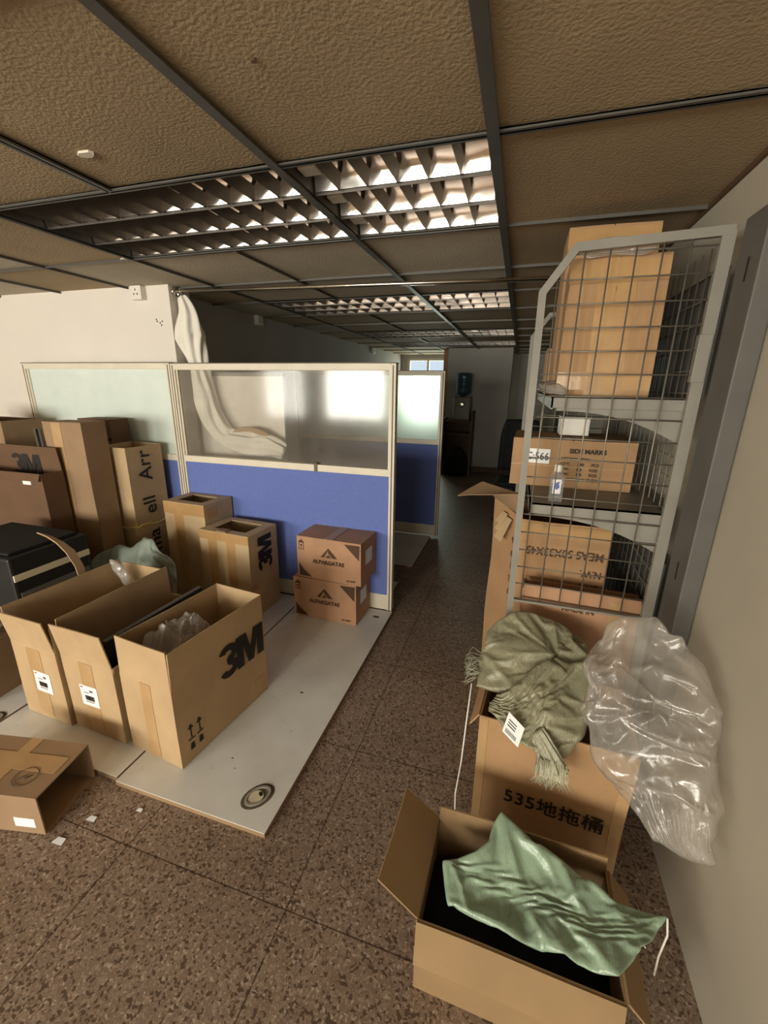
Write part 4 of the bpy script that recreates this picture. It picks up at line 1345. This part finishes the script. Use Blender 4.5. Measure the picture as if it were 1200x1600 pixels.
for v_ in (.028, .036, .044):
    k = MB(); p = V((.035, 1.125, .505)) + LBL + rr_ * .008 + nn_ * .0015 + uu_ * v_
    k.slab(p, p + rr_ * .03, p + rr_ * .03 + uu_ * .003, p + uu_ * .003, .0005)
    k.build('label_print', M['ink'], lo, fix=False)
s3 = sweep_cloth([(.145, 1.15, .530), (.172, 1.122, .505), (.190, 1.102, .478), (.197, 1.092, .455)], [.022, .024, .028, .036], 9, .30, 6.0, flat=(1.1, .38), sub=8)
s3o = tag(s3.build('woven_sack', M['sack_olive']), 'frayed sack end hanging over the front of the tall carton', 'sack', OS)
fr = MB(); random.seed(5)
for k in range(70):
    x = .158 + .080 * random.random(); z = .462 - .01 * random.random(); y = 1.080
    fr.tube([(x, y + .015, z + .03), (x + random.uniform(-.012, .012), y - .004, z - .01), (x + random.uniform(-.03, .03), y + random.uniform(-.01, .006), z - .038 - .018 * random.random())], [.0015, .0012, .0006], 4)
fr.build('frayed_threads', M['sack_pale'], s3o)
fr = MB()
for k in range(40):
    y = 1.30 + .1 * random.random(); z = .56 + .05 * random.random()
    fr.tube([(-.045, y, z), (-.065 - .02 * random.random(), y + random.uniform(-.03, .03), z + random.uniform(-.03, .02)), (-.085 - .02 * random.random(), y + random.uniform(-.05, .05), z + random.uniform(-.05, .03))], [.0012, .001, .0005], 4)
fr.build('frayed_threads', M['sack_pale'], bpy.data.objects['woven_sack.001'] if False else s2o)
st = MB().tube([(-.066, 1.30, .54), (-.070, 1.25, .42), (-.074, 1.21, .28), (-.085, 1.20, .14), (-.080, 1.205, .004)], .0028, 6)
tag(st.build('white_string', M['thread']), 'loose white string hanging down the left side of the tall carton', 'string')

# ------------------------------------------------------------------ clear plastic bag against the wall
pb = draped_sack(n=(46,52),nrm=(-.75,-.62,.25),bt=.11,bb=.03,grow=.20,frames=30,seed=11,stiff=20,bend=.25,mass=.05,grav=.35,pressure=.4,
                 bottom=[(.44,.98,.42),(.50,.95,.43),(.555,.92,.47)],
                 right=[(.555,.92,.47),(.56,.97,.58),(.555,1.06,.67),(.565,1.10,.76),(.545,1.18,.84)],
                 top=[(.29,1.24,.83),(.34,1.26,.905),(.42,1.265,.925),(.49,1.24,.89),(.545,1.18,.84)],
                 left=[(.44,.98,.42),(.40,1.06,.47),(.345,1.11,.53),(.275,1.16,.63),(.265,1.20,.74),(.29,1.24,.83)],
                 pins=CORNERS+[(.5,1),(0,.5),(1,.5),(0,.25),(0,.75),(1,.25),(1,.75),(.25,1),(.75,1)],
                 boxes=[(.592,.70,.6,1.6,0,2),(-.02,.46,1.20,1.53,0,.485)],ells=[])
tag(pb.build('plastic_bag', M['film']), 'big crumpled clear plastic bag slumped between the tall carton and the right wall', 'bag')

# ------------------------------------------------------------------ near carton with green sack
r = carton('wide open carton nearest the camera, holding a pale green sack', 'box', (.118, .855, 0), -1, .475, .285, .262, M['card_near'],
           {'front': (159, .10), 'left': (52, .135), 'back': (-5, .055), 'right': (140, .09)}, None, seed=81, amp=.004)
finish(r)
dk = bag([(-.09, .75, .14), (.33, .75, .14), (.33, .97, .14), (-.09, .97, .14)], (0, 0, 1), .03, .10, .03, 8, seed=41, rays=60, rings=16)
tag(dk.build('black_bag', M['black_soft']), 'black plastic lining the bottom of the nearest carton', 'plastic')
gb = draped_sack(n=(48,30),nrm=(0,-.1,1),bt=.035,bb=.02,grow=.095,frames=34,seed=3,stiff=25,bend=1.3,
                 bottom=[(-.05,.765,.265),(.11,.742,.285),(.22,.742,.295),(.335,.733,.30)],
                 right=[(.335,.733,.30),(.475,.887,.315)],
                 top=[(.065,1.00,.365),(.16,.965,.34),(.27,.925,.325),(.36,.895,.32),(.475,.887,.315)],
                 left=[(-.05,.765,.265),(-.085,.85,.295),(.0,.895,.32),(.065,1.00,.365)],
                 pins=CORNERS+[(.0,.35),(0,.6),(.35,0),(.7,0),(.3,1),(.6,1),(1,.5)],
                 boxes=[(-.125,.355,.70,.716,0,.262),(.345,.36,.71,1.0,0,.262),(-.12,.355,.99,1.0,0,.30)],ells=[((.14,.85,.14),(.19,.10,.11))])
gbo = tag(gb.build('woven_sack', M['sack_green']), 'pale green woven sack lying across the nearest open carton', 'sack')
ts = MB().tube([(.462, .872, .325), (.468, .865, .28), (.455, .85, .22), (.452, .84, .17)], .0025, 6)
ts.build('tie_string', M['thread'], gbo)
ls = MB().tube([(.50, 1.12, .003), (.515, 1.07, .004), (.49, 1.03, .003), (.50, 1.0, .003)], .0022, 6)
tag(ls.build('floor_string', M['thread']), 'short white string on the floor at the foot of the right wall', 'string')

# ------------------------------------------------------------------ far end: water cooler, stand, bag, chair
r = empty('cooler_stand', (-1.0, 7.84, 0)); tag(r, 'dark brown wooden stand under the water dispenser, before the pillar', 'stand')
MB().box(.21, .245, -.20, .20, 0, 1.13).build('side_panel', M['wood'], r)
MB().box(-.29, -.255, -.20, .20, 0, 1.0).build('side_panel', M['wood'], r)
MB().box(-.255, .21, -.20, .20, .94, .97).build('top_board', M['wood'], r)
MB().box(-.255, .21, -.20, .20, .72, .745).build('shelf', M['wood'], r)
MB().box(-.255, .21, .185, .20, 0, .94).build('back_board', M['wood'], r)
r = empty('water_dispenser', (-.97, 7.84, .972)); tag(r, 'grey water dispenser with a blue upturned bottle, before the pillar', 'water dispenser')
MB().box(-.15, .15, -.15, .15, 0, .40).build('cabinet', M['grey_metal'], r, bevel=.02)
MB().lathe([(.03, 0), (.05, .005), (.05, .02), (.03, .025)], 20, (0, 0, 0)).build('tap', M['chrome'], r).rotation_euler = (math.radians(90), 0, 0)
r.children[-1].location = (0, -.15, .27)
bt = MB().lathe([(.03, .40), (.06, .42), (.13, .46), (.135, .50), (.135, .56), (.128, .57), (.135, .58), (.135, .66), (.128, .67), (.135, .68), (.135, .76), (.12, .80), (.05, .805)], 32)
bt.build('water_bottle', M['bottle_blue'], r)
bb = bag([(-1.20, 7.56, .02), (-.84, 7.56, .02), (-.80, 7.56, .25), (-.90, 7.56, .46), (-1.02, 7.56, .52), (-1.15, 7.56, .44), (-1.22, 7.56, .22)], (0, -1, 0), .10, .06, .05, 5, seed=55, rays=70, rings=20)
tag(bb.build('black_bag', M['black_soft']), 'black bag on the floor before the dispenser stand', 'bag')
r = empty('office_chair', (.05, 5.2, 0)); tag(r, 'black office chair in the aisle behind the shelving, mostly hidden', 'chair')
MB().box(-.24, .24, -.22, .22, .42, .50).build('seat', M['black_soft'], r, bevel=.04)
bk = MB(); n = 10; vs = []; fs = []
for i in range(n + 1):
    for j in range(n + 1):
        u, v_ = -1 + 2 * i / n, j / n
        w_ = .24 * (1 - .35 * max(0, v_ - .6) ** 2 * 4)
        vs.append((u * w_, .24 + .05 * (1 - u * u) + .08 * v_, .55 + .62 * v_))
for i in range(n):
    for j in range(n):
        a = i * (n + 1) + j; fs.append((a, a + n + 1, a + n + 2, a + 1))
o = bk.add(vs, fs, 0, True).build('backrest', M['black_soft'], r); md = o.modifiers.new('thick', 'SOLIDIFY'); md.thickness = .05
MB().tube([(0, 0, .42), (0, 0, .10)], .03, 12).build('gas_column', M['black'], r)
MB().tube([(0, .15, .45), (0, .27, .50), (0, .30, .65)], .02, 8).build('back_support', M['black'], r)
for k in range(5):
    a = 2 * math.pi * k / 5
    MB().tube([(0, 0, .10), (.27 * math.cos(a), .27 * math.sin(a), .07)], [.025, .016], 8).build('base_arm', M['black'], r)
    MB().tube([(.27 * math.cos(a) - .02, .27 * math.sin(a), .028), (.27 * math.cos(a) + .02, .27 * math.sin(a), .028)], .028, 12).build('caster', M['black'], r)

# small scraps on the floor
for k, (x, y, s) in enumerate(((-1.36, .80, .018), (-1.22, .88, .012), (-1.395, .705, .022))):
    b = MB(); b.slab((x - s, y - s * .5, .002), (x + s, y - s * .4, .002), (x + s * .8, y + s * .6, .004), (x - s * .7, y + s * .5, .003), .001, 2, 2)
    tag(b.build('paper_scrap', M['paper']), ('white paper scrap on the terrazzo near the board edge', 'tiny white scrap on the terrazzo just before the white board', 'white paper scrap under the mouth of the small lying carton')[k], 'scrap')
